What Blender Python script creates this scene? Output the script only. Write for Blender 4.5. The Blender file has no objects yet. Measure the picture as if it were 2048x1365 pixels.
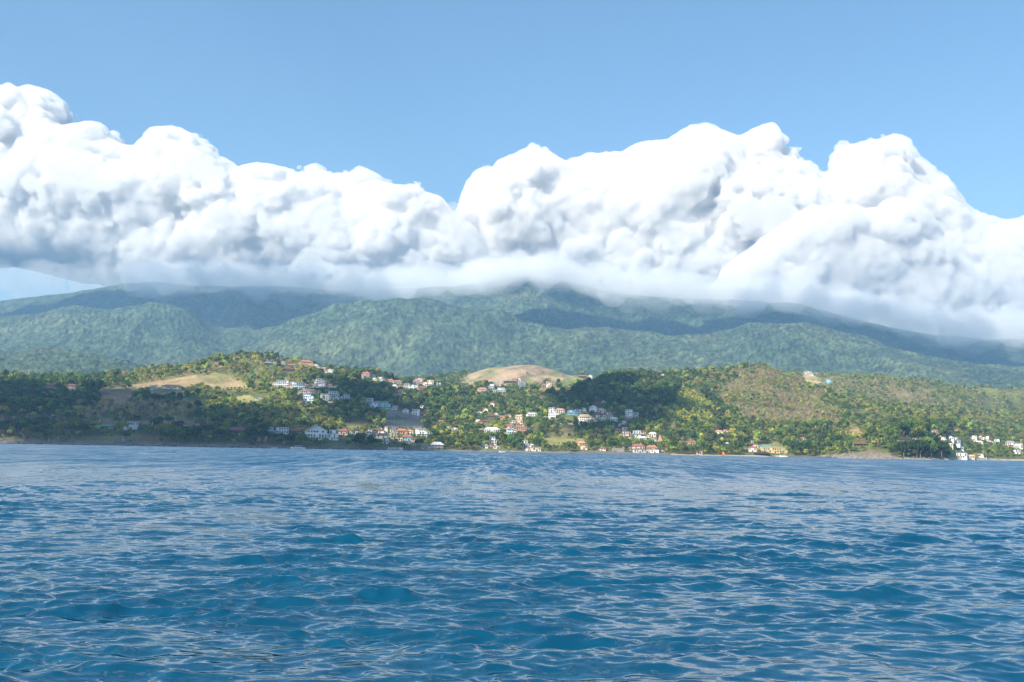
import bpy, math, random
import numpy as np
from mathutils import Matrix, Vector

# ------------------------------------------------------------------ camera, sky, sun, exposure
C = bpy.context.scene
COL = C.collection
FPX = 1991.0                      # focal length in pixels of the 2048 px wide photograph
PITCH, ROLL, CAMZ = math.radians(6.20), math.radians(1.03), 3.0
_r0 = np.array([1.0, 0, 0]); _u0 = np.array([0, -math.sin(PITCH), math.cos(PITCH)])
FWD = np.array([0, math.cos(PITCH), math.sin(PITCH)])
RT = math.cos(ROLL)*_r0 + math.sin(ROLL)*_u0
UP = -math.sin(ROLL)*_r0 + math.cos(ROLL)*_u0
cam = bpy.data.cameras.new("camera"); camo = bpy.data.objects.new("camera", cam); COL.objects.link(camo)
camo.matrix_world = Matrix(((RT[0], UP[0], -FWD[0], 0), (RT[1], UP[1], -FWD[1], 0), (RT[2], UP[2], -FWD[2], CAMZ), (0, 0, 0, 1)))
cam.sensor_width = 36; cam.lens = 36*FPX/2048; cam.clip_start = 0.5; cam.clip_end = 60000
C.camera = camo

SUN_AZ, SUN_EL = math.radians(-138), math.radians(36)      # azimuth from +Y, clockwise positive: behind, from the left
SUN = np.array([math.sin(SUN_AZ)*math.cos(SUN_EL), math.cos(SUN_AZ)*math.cos(SUN_EL), math.sin(SUN_EL)])
w = bpy.data.worlds.new("World"); C.world = w; w.use_nodes = True
nt = w.node_tree; nt.nodes.clear()
sky = nt.nodes.new('ShaderNodeTexSky'); sky.sky_type = 'NISHITA'; sky.sun_disc = False
sky.sun_elevation = SUN_EL; sky.sun_rotation = SUN_AZ; sky.altitude = 0; sky.air_density = 1.0; sky.dust_density = 0.5; sky.ozone_density = 0.7
bg = nt.nodes.new('ShaderNodeBackground'); bg.inputs[1].default_value = 0.084
out = nt.nodes.new('ShaderNodeOutputWorld'); hs = nt.nodes.new('ShaderNodeHueSaturation'); hs.inputs['Saturation'].default_value = 1.15; hs.inputs['Hue'].default_value = 0.492; nt.links.new(sky.outputs[0], hs.inputs['Color']); nt.links.new(hs.outputs[0], bg.inputs[0]); nt.links.new(bg.outputs[0], out.inputs[0])
sl = bpy.data.lights.new("sun", 'SUN'); sl.energy = 5.0; sl.angle = math.radians(0.5); sl.color = (1.0, 0.92, 0.78)
so = bpy.data.objects.new("sun", sl); COL.objects.link(so)
so.rotation_euler = Vector(SUN).to_track_quat('Z', 'Y').to_euler(); so.location = (0, 0, 500)
C.view_settings.view_transform = 'Standard'; C.view_settings.look = 'None'; C.view_settings.gamma = 1
C.view_settings.exposure = 1.18; C.view_settings.use_curve_mapping = False
cy = C.cycles
cy.max_bounces = 16; cy.diffuse_bounces = 2; cy.glossy_bounces = 2; cy.transmission_bounces = 2; cy.transparent_max_bounces = 8
cy.volume_bounces = 14; cy.sample_clamp_indirect = 6; cy.use_denoising = True; cy.caustics_reflective = False; cy.caustics_refractive = False

# ------------------------------------------------------------------ helpers
def ray(px, py):
    a = (np.asarray(px, float)-1024)/FPX; b = (682.5-np.asarray(py, float))/FPX
    return FWD + a[..., None]*RT + b[..., None]*UP
def pt(px, py, depth):            # the world point seen at a photo pixel, at a depth along +Y
    d = ray(px, py); s = np.asarray(depth)/d[..., 1]
    p = d*s[..., None]; p[..., 2] += CAMZ
    return p
def proj(P):                      # world point -> photo pixel
    q = np.asarray(P, float) - np.array([0, 0, CAMZ])
    z = q@FWD
    return 1024+FPX*(q@RT)/z, 682.5-FPX*(q@UP)/z

def _h(ix, iy, iz, s):
    h = (ix.astype(np.int64)*374761393 + iy.astype(np.int64)*668265263 + iz.astype(np.int64)*2147483647 + s*144269) & 0xffffffff
    h = ((h ^ (h >> 13))*1274126177) & 0xffffffff
    h = (h ^ (h >> 16)) & 0xffffff
    return h/float(0xffffff)
def noise(x, y, z=0.0, s=0):
    x = np.asarray(x, float); y = np.asarray(y, float); z = np.asarray(z, float)+0*x
    ix, iy, iz = np.floor(x), np.floor(y), np.floor(z)
    fx, fy, fz = x-ix, y-iy, z-iz
    fx, fy, fz = fx*fx*(3-2*fx), fy*fy*(3-2*fy), fz*fz*(3-2*fz)
    ix, iy, iz = ix.astype(np.int64), iy.astype(np.int64), iz.astype(np.int64)
    r = 0
    for a in (0, 1):
        for b in (0, 1):
            for c in (0, 1):
                wgt = (fx if a else 1-fx)*(fy if b else 1-fy)*(fz if c else 1-fz)
                r = r+wgt*_h(ix+a, iy+b, iz+c, s)
    return r*2-1
def fbm(x, y, z=0.0, s=0, octv=4, g=0.5):
    r = 0; a = 1; t = 0
    for k in range(octv):
        r = r+a*noise(x*2**k+17.3*k, y*2**k+5.1*k, z*2**k, s+k); t += a; a *= g
    return r/t
def noise2(x, y, s=0):
    ix, iy = np.floor(x), np.floor(y); fx, fy = x-ix, y-iy
    fx, fy = fx*fx*(3-2*fx), fy*fy*(3-2*fy)
    ix, iy = ix.astype(np.int64), iy.astype(np.int64); o = np.zeros_like(ix)
    a = _h(ix, iy, o, s); b = _h(ix+1, iy, o, s); c = _h(ix, iy+1, o, s); d = _h(ix+1, iy+1, o, s)
    return ((a*(1-fx)+b*fx)*(1-fy)+(c*(1-fx)+d*fx)*fy)*2-1
def fbm2(x, y, s=0, octv=4, g=0.5):
    r = 0; a = 1; t = 0
    for k in range(octv):
        r = r+a*noise2(x*2**k+17.3*k, y*2**k+5.1*k, s+k); t += a; a *= g
    return r/t

def mesh_np(name, V, F, mats=(), smooth=False, mi=None, col=None, colname='tint'):
    """V (n,3), F (m,k) with the same k for every face"""
    V = np.ascontiguousarray(V, np.float32); F = np.ascontiguousarray(F, np.int32)
    me = bpy.data.meshes.new(name)
    me.vertices.add(len(V)); me.vertices.foreach_set('co', V.ravel())
    k = F.shape[1]
    me.loops.add(F.size); me.loops.foreach_set('vertex_index', F.ravel())
    me.polygons.add(len(F)); me.polygons.foreach_set('loop_start', np.arange(0, F.size, k, dtype=np.int32))
    for m in mats: me.materials.append(m)
    if mi is not None: me.polygons.foreach_set('material_index', np.asarray(mi, np.int32))
    me.update(calc_edges=True)
    me.polygons.foreach_set('use_smooth', np.full(len(F), smooth, dtype=bool))
    if col is not None:
        at = me.color_attributes.new(colname, 'FLOAT_COLOR', 'POINT')
        c4 = np.ones((len(V), 4), np.float32); c4[:, :3] = col
        at.data.foreach_set('color', c4.ravel())
    return me
def link(name, me, parent=None, loc=None):
    o = bpy.data.objects.new(name, me); COL.objects.link(o)
    if parent is not None: o.parent = parent
    if loc is not None: o.location = loc
    return o
def tag(o, label=None, cat=None, group=None, kind=None):
    if label: o['label'] = label
    if cat: o['category'] = cat
    if group: o['group'] = group
    if kind: o['kind'] = kind
    return o
def grid_faces(nr, nc):
    i = np.arange(nr-1)[:, None]*nc + np.arange(nc-1)[None, :]
    return np.stack([i, i+1, i+nc+1, i+nc], -1).reshape(-1, 4)

class NG:                          # tiny node-graph helper
    def __init__(s, name):
        s.m = bpy.data.materials.new(name); s.m.use_nodes = True
        s.t = s.m.node_tree; s.t.nodes.clear(); s.out = s.t.nodes.new('ShaderNodeOutputMaterial')
    def n(s, typ, **kw):
        nd = s.t.nodes.new('ShaderNode'+typ)
        for k, v in kw.items():
            if k.startswith('i_'): s.set(nd, k[2:].replace('_', ' '), v)
            else: setattr(nd, k, v)
        return nd
    def set(s, nd, key, v):
        sock = nd.inputs[int(key)] if key.isdigit() else nd.inputs[key]
        if isinstance(v, bpy.types.NodeSocket): s.t.links.new(v, sock)
        elif isinstance(v, tuple) and len(v) == 3 and sock.type == 'RGBA': sock.default_value = (*v, 1)
        else: sock.default_value = v
    def noise(s, scale, detail=3, vec=None, rough=0.5):
        nd = s.n('TexNoise'); nd.inputs['Scale'].default_value = scale; nd.inputs['Detail'].default_value = detail; nd.inputs['Roughness'].default_value = rough
        if vec is not None: s.t.links.new(vec, nd.inputs['Vector'])
        return nd.outputs['Fac']
    def mix(s, f, a, b, mode='MIX'):
        nd = s.n('MixRGB', blend_type=mode); s.set(nd, '0', f); s.set(nd, '1', a); s.set(nd, '2', b); return nd.outputs[0]
    def ramp(s, f, lo, hi, a=(0, 0, 0), b=(1, 1, 1)):
        nd = s.n('ValToRGB'); nd.color_ramp.elements[0].position = lo; nd.color_ramp.elements[1].position = hi
        nd.color_ramp.elements[0].color = (*a, 1); nd.color_ramp.elements[1].color = (*b, 1); s.t.links.new(f, nd.inputs[0]); return nd.outputs[0]
    def bsdf(s, base, rough=0.8, spec=0.3, bump=None, bs=0.3, bd=1.0, **kw):
        b = s.n('BsdfPrincipled'); s.set(b, 'Base Color', base); s.set(b, 'Roughness', rough); s.set(b, 'Specular IOR Level', spec)
        for k, v in kw.items(): s.set(b, k.replace('_', ' '), v)
        if bump is not None:
            bp = s.n('Bump'); s.set(bp, 'Height', bump); s.set(bp, 'Strength', bs); s.set(bp, 'Distance', bd); s.t.links.new(bp.outputs[0], b.inputs['Normal'])
        s.t.links.new(b.outputs[0], s.out.inputs['Surface']); return b

# ------------------------------------------------------------------ terrain control lines (pixels of the photo turned into ground at a depth)
TT = np.linspace(-0.86, 0.86, 1720)                # lateral direction x / depth
def L(s):
    v = [tuple(map(float, q.split(':'))) for q in s.split()]
    return np.array([a for a, b in v]), np.array([b for a, b in v])
def px_of_t(t): return 1024+FPX*t                   # close enough for lookups
SH = L("-700:800 -300:820 0:850 300:880 600:900 900:950 1150:980 1400:1030 1560:1060 1635:1050 1665:985 1700:955 1780:945 1860:955 1895:990 1915:1120 2048:1230 2400:1350")
PXT = px_of_t(TT)
ds = np.interp(PXT, *SH)
def line(s, depth):
    px, py = L(s); dep = depth(px) if callable(depth) else np.full(len(px), float(depth))
    p = pt(px, py, dep); t = p[:, 0]/p[:, 1]
    # dense, so that lookups in t stay smooth
    tt = TT; z = np.interp(tt, t, p[:, 2]); y = np.interp(tt, t, p[:, 1])
    k = np.hanning(25); k /= k.sum()
    z = np.convolve(np.pad(z, 12, 'edge'), k, 'valid')
    return y, z
dsf = lambda o: (lambda px: np.interp(px, *SH)+o)
lines = []
lines.append((ds-60, np.full_like(TT, -6.0)))
lines.append((ds, np.full_like(TT, -0.15)))
bz = np.interp(PXT, *L("0:4.5 300:4 480:5 600:3 760:3 900:2 1000:2 1100:2.5 1330:2.5 1360:1.2 1640:1.6 1670:4 1700:6 1780:5 1800:3 1880:3 1900:2.5 2048:2"))
lines.append((ds+14, bz))
lines.append(line("-400:850 0:856 150:858 300:855 470:856 560:868 660:872 760:873 850:881 950:887 1050:888 1150:890 1250:893 1350:900 1450:903 1560:904 1640:903 1690:885 1740:880 1800:878 1850:880 1890:893 1920:906 2048:910 2400:910", dsf(75)))
lines.append(line("-400:820 0:825 150:828 300:828 470:828 560:838 660:838 760:846 850:858 950:862 1050:866 1150:868 1250:868 1350:866 1450:874 1560:878 1640:880 1700:876 1800:872 1900:876 1960:890 2048:894 2400:890", dsf(160)))
lines.append(line("-400:790 0:796 150:798 300:798 420:792 540:800 640:800 740:815 840:828 940:835 1040:838 1140:835 1240:832 1340:825 1440:840 1540:845 1640:850 1740:855 1850:858 1950:870 2048:878 2400:870", dsf(280)))
lines.append(line("-400:770 0:775 150:777 250:771 350:763 430:752 520:750 600:762 660:770 740:785 840:792 940:800 1040:803 1140:795 1240:785 1340:785 1440:795 1540:785 1600:805 1680:830 1740:835 1850:840 1950:848 2048:858 2400:850", dsf(450)))
lines.append(line("-400:760 0:766 60:768 140:770 200:764 260:750 320:736 380:733 440:716 500:714 560:720 620:736 680:750 740:757 800:767 860:775 930:783 1000:782 1060:780 1120:772 1180:766 1250:762 1330:757 1400:754 1450:751 1500:746 1540:744 1580:757 1620:775 1700:806 1800:820 1900:828 2048:838 2400:830", dsf(650)))
yc, zc = lines[-1]
lines.append((yc+220, zc*np.interp(PXT, *L("0:0.55 800:0.6 1100:0.8 1300:0.8 1500:0.7 1620:0.9 1700:1.15 2400:1.2"))))
lines.append(line("-400:720 0:716 100:709 200:719 300:745 400:752 600:760 700:768 800:768 860:764 900:759 940:746 990:735 1030:731 1090:737 1140:750 1200:762 1300:765 1400:762 1500:757 1580:753 1620:752 1700:759 1760:757 1830:764 1880:770 1950:777 2048:778 2400:780", lambda px: np.interp(px, [230, 420], [3000, 2150])))
yf, zf = lines[-1]
lines.append((yf+400, zf*0.62))
lines.append(line("-400:735 0:735 200:745 500:735 900:738 1200:745 1600:742 2048:748 2400:760", 3650))
lines.append(line("-400:690 0:690 200:680 350:676 450:702 560:690 700:668 800:655 880:668 960:690 1030:700 1100:700 1200:690 1300:700 1400:700 1500:688 1640:690 1720:702 1850:725 2048:748 2400:755", 3980))
lines.append(line("-400:640 0:636 140:620 350:614 395:628 440:650 520:650 600:632 700:612 850:604 930:610 990:622 1060:642 1130:652 1200:652 1300:666 1380:671 1500:655 1640:656 1720:678 1800:702 1900:728 2048:745 2400:750", 4400))
yh, zh = lines[-1]
lines.append((yh+450, zh*np.interp(PXT, *L("0:0.92 400:1.0 500:1.06 700:0.95 950:0.95 1060:1.05 1200:0.98 2048:1.0"))))
lines.append(line("-400:640 0:606 120:594 190:583 250:573 300:570 380:573 500:575 650:584 750:582 880:578 960:573 1000:560 1050:556 1100:562 1160:572 1200:586 1300:598 1450:603 1600:613 1700:637 1800:662 1870:676 1950:680 2048:682 2400:700", 6000))
yi, zi = lines[-1]
lines.append((yi+450, zi*0.85))
LY = np.array([a for a, b in lines]); LZ = np.array([b for a, b in lines])      # (n lines, n t)

def base_height(t, y):
    """terrain height at direction t and depth y (arrays): smooth cubic through the control lines"""
    t = np.asarray(t, float); y = np.asarray(y, float); sh = y.shape
    t = t.ravel(); y = y.ravel()
    f = np.clip((t-TT[0])/(TT[1]-TT[0]), 0, len(TT)-1.001); i = f.astype(int); f = f-i
    ly = LY[:, i]*(1-f)+LY[:, i+1]*f; lz = LZ[:, i]*(1-f)+LZ[:, i+1]*f
    n = len(LY)
    k = np.clip((y[None, :] >= ly).sum(0)-1, 0, n-2)
    d = (lz[1:]-lz[:-1])/(ly[1:]-ly[:-1])
    m = np.zeros_like(lz); m[1:-1] = np.where(d[1:]*d[:-1] > 0, 2*d[1:]*d[:-1]/(d[1:]+d[:-1]+1e-9), 0); m[0] = d[0]; m[-1] = d[-1]
    c = np.arange(len(y))
    y0, y1, z0, z1, m0, m1 = ly[k, c], ly[k+1, c], lz[k, c], lz[k+1, c], m[k, c], m[k+1, c]
    h = y1-y0; s = np.clip((y-y0)/h, -0.5, 1.0)
    r = (2*s**3-3*s**2+1)*z0+(s**3-2*s**2+s)*h*m0+(-2*s**3+3*s**2)*z1+(s**3-s**2)*h*m1
    return r.reshape(sh)
def height(x, y):
    x = np.asarray(x, float); y = np.asarray(y, float)
    z = base_height(x/y, y)
    sd = y-np.interp(1024+FPX*x/y, *SH)             # metres inland
    a = np.clip((sd-40)/300, 0, 1)
    z = z+a*5*fbm2(x/130, y/130, 3, 3)
    b = np.clip((y-2600)/900, 0, 1)
    # gullies and spurs that run down the mountain
    wx = x+180*fbm2(x/900, y/900, 9, 2)
    rid = 1-np.abs(fbm2(wx/420, y/1100, 21, 3))*2.2
    rid_b = 1-np.abs(fbm2(wx/170+.3*rid, y/420, 23, 2))*2.0
    top_ = np.clip((6100-y)/700, .25, 1)
    z = z+b*top_*(rid*34-22+rid_b*12-7)
    c = np.clip((sd-120)/300, 0, 1)*(1-b)
    rid2 = 1-np.abs(fbm2((x+30*fbm2(x/200, y/200, 5, 2))/90, y/260, 31, 2))*2
    z = z+c*(rid2*7-3.5)
    return z
# ------------------------------------------------------------------ zones of the ground, as polygons seen from the sea (photo pixels), read back for any point of the land
def poly(s): return np.array([tuple(map(float, q.split(':'))) for q in s.split()])
def inside(px, py, P):
    r = np.zeros(np.shape(px), bool); j = len(P)-1
    for i in range(len(P)):
        xi, yi_, xj, yj = P[i][0], P[i][1], P[j][0], P[j][1]
        r ^= ((yi_ > py) != (yj > py)) & (px < (xj-xi)*(py-yi_)/((yj-yi_) if yj != yi_ else 1e-9)+xi); j = i
    return r
# name, polygon, ground colour, depth range beyond shore
FIELDS = [
    ("tan", poly("255:772 340:758 430:746 455:750 480:762 505:780 505:795 480:800 440:785 400:770 372:776 300:778 262:790"), (.48, .35, .18), 350, 760),
    ("tan", poly("296:778 372:780 388:790 330:795 296:790"), (.42, .31, .15), 250, 620),
    ("brown", poly("196:782 265:783 266:800 240:806 196:799"), (.40, .25, .15), 200, 520),
    ("tan", poly("455:795 500:790 520:806 500:812 478:806"), (.44, .40, .15), 250, 600),
    ("earth", poly("378:800 412:794 412:806 396:812 376:808"), (.55, .28, .13), 150, 600),
    ("earth", poly("150:839 350:841 430:845 430:853 300:853 150:850"), (.36, .21, .13), 50, 170),
    ("brownhill", poly("925:757 940:742 990:728 1040:724 1100:732 1150:747 1185:760 1100:768 1000:766 925:768"), (.43, .31, .19), 820, 1500),
    ("lawn", poly("1122:765 1135:757 1180:752 1200:755 1192:762 1160:770 1140:778 1120:776"), (.30, .33, .10), 480, 1400),
    ("earth", poly("1090:775 1108:765 1120:778 1100:785 1080:788 1070:778"), (.50, .33, .18), 400, 800),
    ("stone", poly("766:822 800:820 846:828 850:842 820:843 800:836 770:836"), (.34, .29, .24), 150, 500),
    ("stone", poly("768:838 800:838 846:846 852:860 770:856"), (.37, .33, .24), 90, 330),
    ("tan", poly("1120:858 1150:855 1152:868 1130:878 1122:872"), (.48, .37, .16), 50, 400),
    ("tan", poly("1070:880 1100:873 1170:878 1172:890 1100:890"), (.44, .38, .14), 40, 300),
    ("tan", poly("1500:893 1545:884 1572:890 1575:905 1510:903"), (.46, .38, .15), 40, 200),
    ("earth", poly("1608:752 1630:748 1640:760 1635:770 1610:765"), (.60, .44, .27), 600, 1500),
    ("earth", poly("1690:862 1705:852 1730:865 1715:876 1700:872"), (.56, .36, .18), 80, 500),
    ("earth", poly("1695:912 1735:898 1752:898 1768:908 1770:920 1690:920"), (.27, .20, .12), 0, 80),
    ("lawn", poly("655:885 690:878 700:888 690:900 650:898"), (.17, .18, .07), 5, 110),
    ("earth", poly("690:845 735:842 740:855 700:858 680:852"), (.45, .28, .15), 100, 300),
    ("tan", poly("165:872 300:866 320:874 320:888 160:885"), (.20, .15, .08), 3, 80),
]
SCRUB = poly("1430:765 1500:740 1560:738 1610:765 1665:808 1706:850 1690:862 1640:866 1560:858 1500:848 1455:822 1436:790")
def project_xyz(x, y, z):
    qx, qy, qz = x, y, z-CAMZ
    d = qy*FWD[1]+qz*FWD[2]
    return 1024+FPX*(qx*RT[0]+qy*RT[1]+qz*RT[2])/d, 682.5-FPX*(qx*UP[0]+qy*UP[1]+qz*UP[2])/d
def field_index(x, y, z):
    px, py = project_xyz(x, y, z); sd = y-np.interp(px_of_t(x/y), *SH)
    px = px+9*fbm2(x/22, y/22, 71, 3); py = py+3.5*fbm2(x/22+40, y/22, 73, 3)
    k = np.full(np.shape(x), -1)
    for i, (n_, P, c_, a, b) in enumerate(FIELDS):
        k[(sd > a) & (sd < b) & inside(px, py, P)] = i
    return k

# ------------------------------------------------------------------ land: one sheet, finer near the shore
def build_land():
    tc = np.linspace(-0.80, 0.80, 1500)
    s1 = np.concatenate([np.linspace(-60, 60, 40), np.arange(64, 1300, 6.0)])
    yA = s1[:, None]+np.interp(px_of_t(tc), *SH)[None, :]
    y0 = yA[-1]; n2 = 330
    f = (np.arange(1, n2+1)/n2)[:, None]
    yB = y0[None, :]+(6900-y0[None, :])*f**1.05
    y = np.vstack([yA, yB]); T = np.broadcast_to(tc, y.shape); x = T*y
    z = height(x, y)
    k = field_index(x, y, z)
    sd = y-np.interp(px_of_t(T), *SH)
    # canopy of the far forest: bumps the size of crowns
    far = np.clip((sd-1150)/200, 0, 1)*(k < 0)
    ca = np.zeros_like(x)
    for cs, s in ((11.0, 1), (8.0, 2)):
        gx, gy = x/cs, y/cs; ix, iy = np.floor(gx), np.floor(gy); best = np.full(x.shape, 9.0); hh = np.zeros_like(x)
        for a in (-1, 0, 1):
            for b in (-1, 0, 1):
                jx, jy = (ix+a).astype(np.int64), (iy+b).astype(np.int64)
                d2 = (gx-jx-_h(jx, jy, jx*0, s))**2+(gy-jy-_h(jx, jy, jx*0, s+7))**2
                r = _h(jx, jy, jx*0, s+13); m = d2 < best; best = np.where(m, d2, best); hh = np.where(m, r, hh)
        ca = np.maximum(ca, np.sqrt(np.clip(1-best, 0, 1))*(cs*0.6)*(0.3+1.1*hh))
    z2 = z+far*(ca+2.5*fbm2(x/45, y/45, 77, 2))
    # vegetation or bare ground colour
    col = np.zeros(x.shape+(3,)); n1 = fbm2(x/25, y/25, 41, 3)[..., None]; n3 = fbm2(x/260, y/260, 43, 3)[..., None]
    near = np.array([.13, .145, .045])*(1+.5*n1)
    dry = np.array([.25, .19, .10])
    col[:] = near+(dry-near)*np.clip(n3*1.2+n1*.8-.1, 0, .6)
    forest = np.array([.050, .073, .036])*(1+.35*n1)+np.clip(n3, 0, 1)*np.array([.05, .04, .015])
    tr = _h((x/10).astype(np.int64), (y/10).astype(np.int64), np.zeros(x.shape, np.int64), 3)[..., None]
    forest = forest*(0.30+1.5*tr)*np.clip(1+.55*fbm2(x/24, y/34, 47, 3)[..., None], .5, 1.5)
    col = col*(1-far[..., None])+forest*far[..., None]
    pxx, pyy = project_xyz(x, y, z); ok_ = ((sd > 60) & (sd < 900))
    wsc = sum((inside(pxx+k_*30*fbm2(x/60, y/60, 75+k_, 3), pyy+k_*10*fbm2(x/50, y/50, 85+k_, 3), SCRUB) & ok_)*.25 for k_ in (1, 2, 3, 4))[..., None]
    col = col*(1-wsc)+np.array([.17, .15, .07])*(1+.7*n1)*wsc
    for i, (n_, P, c_, a, b) in enumerate(FIELDS):
        m = k == i
        if m.any():
            gz = np.clip((.10 if n_ == 'tan' else .05 if n_ == 'brown' else .18)+1.5*fbm2(x[m]/40, y[m]/40, 83, 3), 0, .75)[:, None]
            col[m] = (np.array(c_)*.70*(1-gz)+np.array([.17, .18, .06])*gz)*(1+.5*n1[m]+.3*tr[m]-.15) if n_ != 'stone' else np.array(c_)*.7*(1+.6*n1[m])
    shore = np.clip(1-(sd-8)/10, 0, 1)[..., None]
    rock = np.array([.19, .16, .13])*(1+.5*fbm2(x/6, y/6, 55, 3)[..., None])
    pxs = px_of_t(T)[..., None]
    sandm = ((pxs > 1345) & (pxs < 1650)) | (pxs > 1895)
    rock = np.where(sandm, np.array([.42, .34, .24])*(1+.3*n1), rock)
    wet = np.clip(1-(sd-1)/3, 0, 1)[..., None]*(~sandm)
    col = col*(1-shore)+rock*shore; col = col*(1-wet*.75)
    g = NG("land_cover")
    att = g.n('VertexColor', layer_name='tint'); tc_ = g.n('NewGeometry')
    nz = g.noise(0.35, 4, tc_.outputs['Position'], .65); nz2 = g.noise(0.06, 3, tc_.outputs['Position'])
    c = g.mix(1.0, att.outputs[0], g.ramp(nz, .25, .75, (.55, .55, .55), (1.4, 1.4, 1.4)), 'MULTIPLY')
    g.bsdf(c, .95, .1, bump=nz, bs=.6, bd=1.2)
    me = mesh_np('land', np.stack([x, y, z2], -1).reshape(-1, 3), grid_faces(*x.shape), [g.m], True, col=np.clip(col, 0, 1).reshape(-1, 3))
    o = link('hills', me); tag(o, kind='structure', label='green forested hills and mountain slopes rising behind the bay', cat='hills')
    return o
land = build_land()

# ------------------------------------------------------------------ sea
def build_water():
    rng = np.random.default_rng(5)
    tc = np.linspace(-0.66, 0.66, 1500)
    inv = np.linspace(1/7.5, 1/1500., 1500); yr = 1/inv
    T, Y = np.meshgrid(tc, yr); X = T*Y
    dyr = np.abs(np.gradient(yr))[:, None]; dxr = (yr*(tc[1]-tc[0]))[:, None]
    Z = np.zeros_like(X); DX = np.zeros_like(X); DY = np.zeros_like(X)
    wind = math.radians(-82)                                    # the way the waves run, from +X: towards the camera and right
    nW = 96
    lam = np.exp(np.linspace(math.log(0.18), math.log(3.4), nW))*rng.uniform(.93, 1.07, nW)
    # slow patches where the chop is stronger or weaker
    patch = np.clip(.95+.95*fbm2(X/2.4, Y/1.8, 91, 3), .45, 1.6)*np.clip(1+.7*fbm2(X/11, Y/14, 95, 2), .6, 1.5)
    for l in lam:
        spread = 0.8 if l < .8 else 0.5
        th = wind+rng.normal(0, spread*.75)
        k = 2*math.pi/l; kx, ky = k*math.cos(th), k*math.sin(th)
        slope = 0.025*float(np.interp(l, [.18, .4, .8, 1.2, 2.6, 5], [.8, 1.15, 1.45, 1.25, .75, .45]))
        a = slope/k
        fade = np.clip(1.6-np.abs(ky)*dyr/2.6, 0, 1)*np.clip(1.6-np.abs(kx)*dxr/2.6, 0, 1)
        ph = kx*X+ky*Y+rng.uniform(0, 6.28)+1.3*noise2(X/(l*5)+9, Y/(l*5), int(l*100))
        am = a*fade*patch
        s = np.sin(ph); Z += am*np.cos(ph); DX -= am*s*kx/k*.55; DY -= am*s*ky/k*.55
    Z = Z+np.clip(Z, 0, .3)**2*1.0
    Z += 0.02*fbm2(X*1.1, Y*1.7, 12, 2)*np.clip(1-Y/60, 0, 1)
    V = np.stack([X+DX, Y+DY, Z], -1).reshape(-1, 3); nr, nc = X.shape
    F = grid_faces(nr, nc)[:, ::-1]
    n0 = len(V)
    # the rest of the bay, beyond the finely waved part, joined as one sheet
    L_, R_ = np.arange(nr)*nc, np.arange(nr)*nc+nc-1
    big = 9000
    VL = V[L_].copy(); VL[:, 0] = -big; VR = V[R_].copy(); VR[:, 0] = big
    ext = np.vstack([VL, VR]); li = n0+np.arange(nr); ri = n0+nr+np.arange(nr)
    FL = np.stack([li[:-1], li[1:], L_[1:], L_[:-1]], -1); FR = np.stack([R_[:-1], R_[1:], ri[1:], ri[:-1]], -1)
    b0 = n0+2*nr
    nearrow = np.concatenate([[li[0]], np.arange(nc), [ri[0]]])
    vb = np.vstack([ext, np.array([[x_, -9000, 0] for x_ in np.linspace(-big, big, len(nearrow))])]); bi = b0+np.arange(len(nearrow))
    FB = np.stack([bi[:-1], bi[1:], nearrow[1:], nearrow[:-1]], -1)[:, ::-1]
    V = np.vstack([V, vb]); F = np.vstack([F, FL[:, ::-1], FR[:, ::-1], FB])
    g = NG("sea_water")
    geo = g.n('NewGeometry'); mp = g.n('Mapping'); g.set(mp, 'Vector', geo.outputs['Position']); mp.inputs['Scale'].default_value = (0.55, 1.3, 1)
    # facets of the chop as tilts of the surface normal, strongest along the wind
    def tilt(scale, ax, ay, det, vec):
        nz = g.n('TexNoise'); g.set(nz, 'Scale', scale); g.set(nz, 'Detail', det); g.set(nz, 'Roughness', .6); g.t.links.new(vec, nz.inputs['Vector'])
        v = g.n('VectorMath', operation='SUBTRACT'); g.t.links.new(nz.outputs['Color'], v.inputs[0]); v.inputs[1].default_value = (.5, .5, .5)
        q = g.n('VectorMath', operation='MULTIPLY'); g.t.links.new(v.outputs[0], q.inputs[0]); q.inputs[1].default_value = (ax, ay, 0); return q.outputs[0]
    acc = geo.outputs['Normal']
    sx = g.n('SeparateXYZ'); g.t.links.new(geo.outputs['Position'], sx.inputs[0])
    fr = g.n('MapRange'); g.t.links.new(sx.outputs['Y'], fr.inputs['Value']); fr.inputs['From Min'].default_value = 35; fr.inputs['From Max'].default_value = 170
    def far_tilt(ax, ay, amp):     # wave trains seen along the grazing sight line, long in depth
        m2 = g.n('Mapping'); g.set(m2, 'Vector', geo.outputs['Position']); m2.inputs['Scale'].default_value = (ax, ay, 0)
        nz = g.n('TexNoise'); g.set(nz, 'Scale', 1.0); g.set(nz, 'Detail', 3); g.set(nz, 'Roughness', .65); g.t.links.new(m2.outputs[0], nz.inputs['Vector'])
        v = g.n('VectorMath', operation='SUBTRACT'); g.t.links.new(nz.outputs['Color'], v.inputs[0]); v.inputs[1].default_value = (.5, .5, .5)
        q = g.n('VectorMath', operation='MULTIPLY'); g.t.links.new(v.outputs[0], q.inputs[0]); q.inputs[1].default_value = (amp*.4, amp, 0)
        w2 = g.n('VectorMath', operation='SCALE'); g.t.links.new(q.outputs[0], w2.inputs[0]); g.t.links.new(fr.outputs[0], w2.inputs['Scale']); return w2.outputs[0]
    for tv in (tilt(13.0, .14, .24, 3, mp.outputs[0]), tilt(3.2, .14, .26, 3, mp.outputs[0]), tilt(.16, .08, .16, 3, mp.outputs[0]), far_tilt(1.1, .10, .62), far_tilt(.32, .03, .5)):
        ad = g.n('VectorMath', operation='ADD'); g.t.links.new(acc, ad.inputs[0]); g.t.links.new(tv, ad.inputs[1]); acc = ad.outputs[0]
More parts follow.
